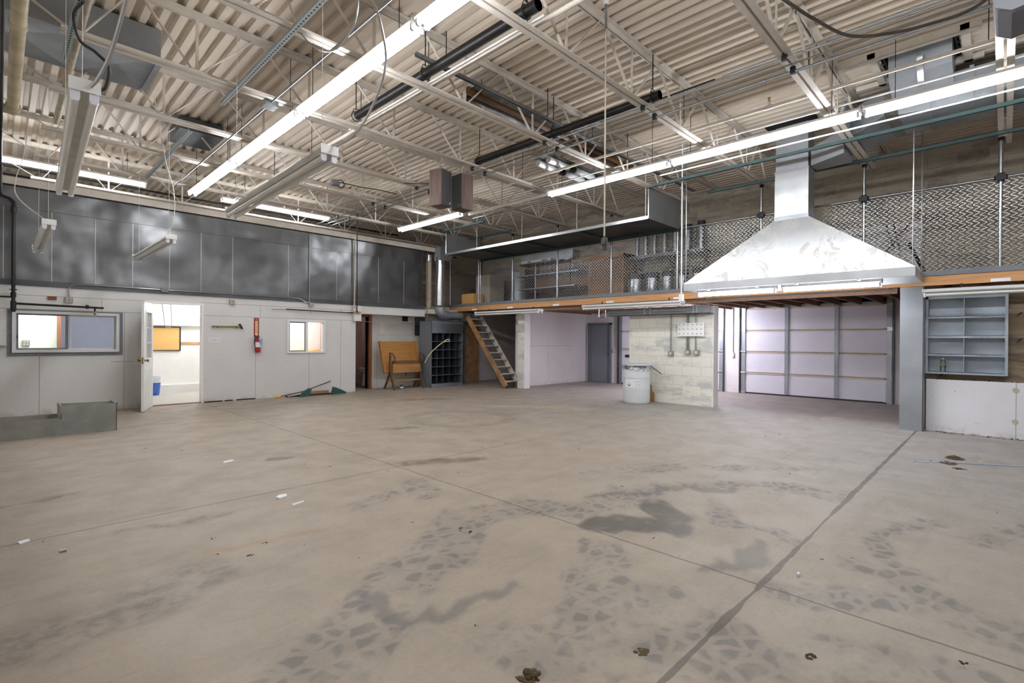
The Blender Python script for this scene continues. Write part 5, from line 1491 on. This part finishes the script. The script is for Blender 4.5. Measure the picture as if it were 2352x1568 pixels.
# under the loft edge
f2 = make_fixture('', False, 2.42, 'hanging_fixture', .10, 'frame_white', group=None)
GE = 'unlit strip fixtures under the loft edge'
for y in (.35, 2.0):
    MB().box(-.02, .115, y - .01, y + .01, .075, .09).box(.10, .115, y - .01, y + .01, .075, .16).build('hanger_strap', 'dark_steel', f2)
f2.location = (9.605, 4.62, 2.075); tag(f2, 'unlit strip fixture under the loft edge in front of the block pier', 'light fixture', GE)
dup(f2, (9.605, 8.4, 2.05), 'unlit strip fixture under the loft edge beside the stairs', GE)
dup(f2, (9.605, -1.55, 2.04), 'unlit strip fixture under the loft edge over the metal shelves', GE)
t = tag(MB().tube([(9.74, 1.3, 2.177), (9.74, 4.2, 2.177)], .012, 8).build('metal_conduit', 'conduit'), 'conduit under the loft edge below the hood', 'conduit')
# sheet metal clad post and the wall shelves at the right edge
t = thing('metal_clad_post', 'square post clad in bright galvanised sheet at right', 'post', (9.86, 1.015, 0))
part(box(9.76, 9.94, .873, 1.16, 0, 2.19), 'cladding', 'galvanised', t, smooth=False)
part(MB().box(9.755, 9.762, .868, .885, 0, 2.19), 'corner_fold', 'galv_dark', t)
t = thing('shelf_unit', 'galvanised wall shelf unit of eight open bays', 'shelf unit', (10.03, .42, .87))
SX0, SX1 = 9.93, 10.12
part(MB().box(SX0, SX1, .835, .868, .875, 2.04).box(SX0, SX1, -.035, -.003, .875, 2.0).box(SX0, SX1, -.035, .868, 2.0, 2.04), 'frame', 'galv_shelf', t, smooth=False)
part(box(10.11, 10.12, -.03, .86, .88, 2.02), 'back', 'galv_shelf', t)
part(box(SX0 + .01, 10.11, .424, .432, .9, 2.0), 'divider', 'galv_shelf', t)
SCR = [(1.705, 1.735), (1.41, 1.447), (1.14, 1.172), (.872, .905)]
for i, (z0, z1) in enumerate(SCR):
    s_ = part(MB().box(SX0, SX0 + .006, -.003, .835, z0, z1).box(SX0, 10.11, -.003, .835, z1 - .006, z1), 'shelf', 'galv_shelf', t)
    m = MB()
    for y0, y1 in ((.75, .55), (.345, .17)):
        if i == 3 and y0 < .5:
            continue
        y = y0
        while y > y1:
            m.bar((SX0 - .001, y, z0 + .008), (SX0 - .001, y - random.uniform(.0, .008), z1 - .010), .0008, .0025, (0, 1, 0))
            if random.random() < .6:
                m.bar((SX0 - .001, y, z0 + random.choice((.009, .015, .02))), (SX0 - .001, y - .009, z0 + random.choice((.009, .016, .021))), .0008, .0022, (0, 0, 1))
            y -= random.choice((.013, .014, .016, .024))
    part(m, 'pen_marks', 'ink', s_)
t = thing('water_bottle', 'clear water bottle with a green label on the lowest shelf', 'bottle', (10.0, .665, .906))
part(MB().lathe([(0, .906), (.029, .906), (.032, .912), (.031, .95), (.033, .96), (.031, .97), (.032, 1.03), (.030, 1.055), (.013, 1.085), (.0125, 1.095)], (10.0, .665, 0), 20), 'bottle', 'bottle_clear', t)
part(MB().lathe([(.0335, .995), (.0335, 1.03)], (10.0, .665, 0), 20), 'label', 'green_print', t)
part(MB().lathe([(.0145, 1.09), (.0145, 1.108), (0, 1.108)], (10.0, .665, 0), 14), 'cap', 'white_enamel', t)
for i, (y, z, lab) in enumerate([(-.115, .68, 'upper round hole cover at the right end of the low white wall'), (-.11, .24, 'lower round hole cover at the right end of the low white wall')]):
    t = tag(MB().lathe([(.03, 9.95), (.034, 9.944), (.026, 9.944)], (0, y, z), 16, 'x').build('pipe_sleeve', 'cream_old'), lab, 'fitting')
for i, (y, z, lab) in enumerate([(-.14, 1.75, 'upper rusty hook on the grimy blocks right of the shelves'), (-.14, 1.38, 'lower rusty hook on the grimy blocks right of the shelves'), (.70, .845, 'rusty hook under the wall shelf unit')]):
    t = tag(MB().bar((10.12, y, z), (10.06, y - .03, z + .02), .014, .01).bar((10.06, y - .03, z + .02), (10.05, y + .02, z - .03), .012, .008).build('rusty_hook', 'leaf_dark'), lab, 'hook')

# ================================================================== on the floor
# folded metal trough at lower left
t = thing('metal_trough', 'grey sheet metal trough lying on the floor at lower left', 'trough', (.4, 9.4, 0))
def plank(a, b_, z0, z1, th=.006):
    return MB()
P = [(-.95, 9.10), (1.19, 9.085), (1.24, 9.62), (-.95, 9.66)]
m = MB()
m.prism([(-.95, 0), (1.19, 0), (1.19, .385), (.60, .40), (.59, .24), (-.95, .25)], 'y', 9.085, 9.092)
part(m, 'front_side', 'trough_grey', t)
part(MB().prism([(-.95, 0), (1.23, 0), (1.23, .37), (.60, .385), (.60, .24), (-.95, .25)], 'y', 9.60, 9.607), 'rear_side', 'trough_grey', t)
part(MB().box(1.184, 1.192, 9.085, 9.605, 0, .385).box(.585, .597, 9.085, 9.605, .22, .40), 'end_plate', 'trough_grey', t)
part(MB().box(-.95, 1.19, 9.09, 9.605, .0, .008).box(-.95, .59, 9.09, 9.605, .15, .158), 'bottom', 'rib_tan', t)
part(MB().box(.60, 1.2, 9.082, 9.094, .38, .398).box(1.18, 1.196, 9.082, 9.62, .38, .392).box(.585, .60, 9.082, 9.62, .39, .402), 'rim', 'trough_grey', t)
# clamps heap by the wall
t = thing('bar_clamp', 'dark bar clamp with green jaws lying along the white wall', 'clamp', (5.1, 11.55, 0))
part(MB().bar((4.55, 11.62, .02), (5.95, 11.50, .03), .012, .034), 'bar', 'dark_steel', t)
part(MB().prism([(4.80, .0), (5.06, .02), (5.10, .17), (5.04, .19), (4.84, .07)], 'y', 11.50, 11.54), 'jaw', 'green_paint', t)
part(MB().prism([(5.55, .01), (5.68, .01), (5.95, .04), (5.70, .16), (5.60, .19)], 'y', 11.45, 11.49), 'jaw', 'green_paint', t)
part(MB().tube([(4.55, 11.5, .03), (4.85, 11.5, .07)], .012, 8), 'screw', 'steel', t)
t = thing('long_handled_tool', 'thin pole with a yellow end lying by the white wall', 'tool', (5.0, 11.68, 0))
part(MB().tube([(4.36, 11.62, .02), (5.0, 11.72, .10), (5.68, 11.76, .30)], .012, 8), 'pole', 'wood_dark', t)
part(MB().tube([(4.30, 11.60, .022), (4.44, 11.62, .025)], .022, 8), 'tip', 'yellow', t)
tag(MB().bar((5.1, 11.72, .0), (5.6, 11.74, .0), .03, .001).box(5.1, 5.62, 11.72, 11.74, 0, .09).build('board_scrap', 'plywood'), 'short board scrap propped behind the clamps', 'board')
for i, (x0, x1) in enumerate(((2.97, 3.3), (3.58, 3.95), (3.35, 3.5))):
    tag(box(x0, x1, 11.745, 11.785, 0, .022).build('dark_strip', 'leaf_dark'), ['left', 'right', 'middle'][i] + ' dark strip on the floor at the foot of the white wall', 'strip')
# scraps at right
t = tag(MB().prism([(7.20, .72), (7.40, .58), (7.74, .0), (7.97, -.4), (7.90, -.42), (7.66, -.02), (7.34, .52), (7.17, .66)], 'z', .0, .006).build('metal_strip', 'galv_shelf'), 'long pale strip of sheet lying on the floor at right', 'strip')
t = thing('dead_leaf_pouch', 'dark leaf-like scrap with a yellow patch on the pale strip', 'scrap', (7.55, .18, .006))
part(MB().lathe([(0, .008), (.05, .010), (.075, .02), (.06, .032), (0, .038)], (0, 0, 0), 14), 'body', 'brown_leaf', t)
t.children[0].scale = (.7, 1.9, 1); t.children[0].location = (0, 0, 0)
t.children[0].rotation_euler = (0, 0, .5)
part(MB().lathe([(0, .046), (.025, .044)], (7.52, .18, 0), 8), 'patch', 'yellow', t)
def clump(name, x, y, r, h, mat, label, cat='debris', n=14, group=None, seed=0):
    rd = random.Random(seed)
    m = MB()
    for k in range(n):
        a, d = rd.uniform(0, 2 * PI), r * math.sqrt(rd.random())
        cx, cy = x + d * math.cos(a), y + d * math.sin(a) * .8
        s_ = rd.uniform(.25, .5) * r
        hh = h * rd.uniform(.4, 1) * (1.1 - d / r)
        o = len(m.v)
        top = (cx + rd.uniform(-.2, .2) * s_, cy, max(hh, .004))
        ringp = [(cx + s_ * rd.uniform(.6, 1.1) * math.cos(q), cy + s_ * rd.uniform(.6, 1.1) * math.sin(q), 0.0) for q in [i * PI / 3 for i in range(6)]]
        mid = [(cx + (p[0] - cx) * .8, cy + (p[1] - cy) * .8, hh * .65) for p in ringp]
        m.add(ringp + mid + [top], [(i, (i + 1) % 6, (i + 1) % 6 + 6, i + 6) for i in range(6)] + [(i + 6, (i + 1) % 6 + 6, 12) for i in range(6)])
    return tag(m.build(name, mat, smooth=False), label, cat, group)
clump('dirt_clod', 1.473, 1.331, .045, .05, 'clod', 'largest dirt clod at the bottom edge of the floor', seed=1, n=26)
clump('dirt_clod', 1.93, 1.10, .035, .008, 'clod', 'flat crumbled dirt beside the wide floor joint', seed=2)
clump('dirt_clod', 2.409, .578, .022, .025, 'clod', 'small dirt clod right of the wide floor joint', seed=3)
clump('leaf_scrap', 2.82, .118, .022, .008, 'leaf_dark', 'curled dark leaf near the lower right corner', seed=4, n=5)
clump('dirt_clod', 7.74, .40, .09, .06, 'brown_leaf', 'heap of dead leaves behind the pale strip at right', seed=5, n=26)
clump('dirt_clod', 7.40, .45, .10, .02, 'brown_leaf', 'spread of dead leaves along the near end of the pale strip', seed=6, n=22)
clump('dirt_clod', 7.13, .34, .06, .025, 'brown_leaf', 'little heap of leaves in front of the pale strip', seed=7, n=16)
clump('leaf_scrap', 7.35, .58, .035, .02, 'leaf_dark', 'dark scrap left of the leaf heaps at right', seed=8, n=5)
clump('leaf_scrap', 2.29, 2.63, .02, .02, 'leaf_dark', 'black crumbs beside the bright bolt on the tyre marks', seed=9, n=4)
clump('leaf_scrap', 2.26, 2.70, .014, .012, 'leaf_dark', 'single black crumb just in front of the bright bolt', seed=10, n=3)
tag(MB().tube([(2.27, 2.735, .007), (2.30, 2.73, .009)], .006, 8).build('bolt', 'steel'), 'bright bolt lying on the tyre marks', 'bolt')
tag(MB().tube([(3.185, .83, .008), (3.215, .835, .008)], .007, 8).build('bolt', 'paper_white'), 'tiny white cap on the floor right of the joint crossing', 'cap')
tag(MB().box(.268, .30, 4.15, 4.175, 0, .012).build('metal_scrap', 'steel'), 'bright metal scrap on the left floor beside the joint', 'scrap')
tag(MB().prism([(1.63, 4.28), (1.70, 4.30), (1.72, 4.36), (1.66, 4.37), (1.62, 4.33)], 'z', 0, .012).build('paper_scrap', 'paper_white'), 'crumpled white paper scrap in the middle left floor', 'scrap')
tag(MB().prism([(1.65, 4.04), (1.75, 4.07), (1.755, 4.11), (1.655, 4.085)], 'z', 0, .003).build('paper_scrap', 'dull_white'), 'flat white paper strip in front of the crumpled scrap', 'scrap')
tag(MB().prism([(1.68, 5.93), (1.80, 5.97), (1.78, 6.02), (1.70, 6.0)], 'z', 0, .006).build('paper_scrap', 'paper_white'), 'torn white paper far out on the left floor', 'scrap')
tag(MB().prism([(.10, 4.50), (.15, 4.53), (.14, 4.57), (.09, 4.55)], 'z', 0, .006).build('paper_scrap', 'paper_white'), 'white paper scrap at the left edge of the floor', 'scrap')
clump('leaf_scrap', 1.085, 3.297, .02, .012, 'brown_leaf', 'brown leaf beside the faint ring on the left floor', seed=11, n=6)
tag(box(6.55, 6.85, 9.45, 9.53, 0, .012).build('wood_chip', 'wood_fir'), 'wood chip in the dirt patch before the pigeonhole cabinet', 'wood chip')
rd = random.Random(5)
G = 'dry leaf bits scattered on the floor'
leaf0 = None
def spot():
    while True:
        x, y = rd.uniform(.2, 9.0), rd.uniform(.0, 11.0)
        d = x * math.cos(YAW) + y * math.sin(YAW)
        l = x * math.sin(YAW) - y * math.cos(YAW)
        if d > 1.9 and abs(l) < d * .98:
            return x, y
for k in range(110):
    x, y = spot()
    if leaf0 is None:
        leaf0 = clump('leaf_bit', x, y, .012, .008, 'leaf_dark', 'tiny dry leaf bit on the bare concrete floor', 'debris', 3, G, 20)
    else:
        c = leaf0.copy(); COL.objects.link(c); c.location = (x, y, 0); c.rotation_euler = (0, 0, rd.uniform(0, 6.28)); s_ = rd.uniform(.5, 1.5); c.scale = (s_, s_ * rd.uniform(.6, 1.2), s_)
# leaves swept along the foot and the ledge of the low white wall
def litter(x0, x1, y0, y1, z, n, name, label):
    m = MB()
    rq = random.Random(3)
    for k in range(n):
        x, y, a, s_ = rq.uniform(x0, x1), rq.uniform(y0, y1), rq.uniform(0, 6.28), rq.uniform(.006, .02)
        c_, d_ = math.cos(a) * s_, math.sin(a) * s_
        h = rq.uniform(.002, .014)
        m.add([(x - c_, y - d_, z + .001), (x + d_ * .5, y - c_ * .5, z + h), (x + c_, y + d_, z + .002), (x - d_ * .5, y + c_ * .5, z + h)], [(0, 1, 2, 3)])
    o = m.build(name, 'brown_leaf', smooth=False)
    o['kind'] = 'stuff'
    return tag(o, label, 'leaf litter')
litter(9.80, 9.945, -.4, .80, 0, 150, 'leaf_litter', 'brown leaf litter swept along the foot of the low white wall')
litter(9.955, 10.11, -.4, .80, .785, 160, 'leaf_litter', 'brown leaf litter on the ledge of the low white wall')
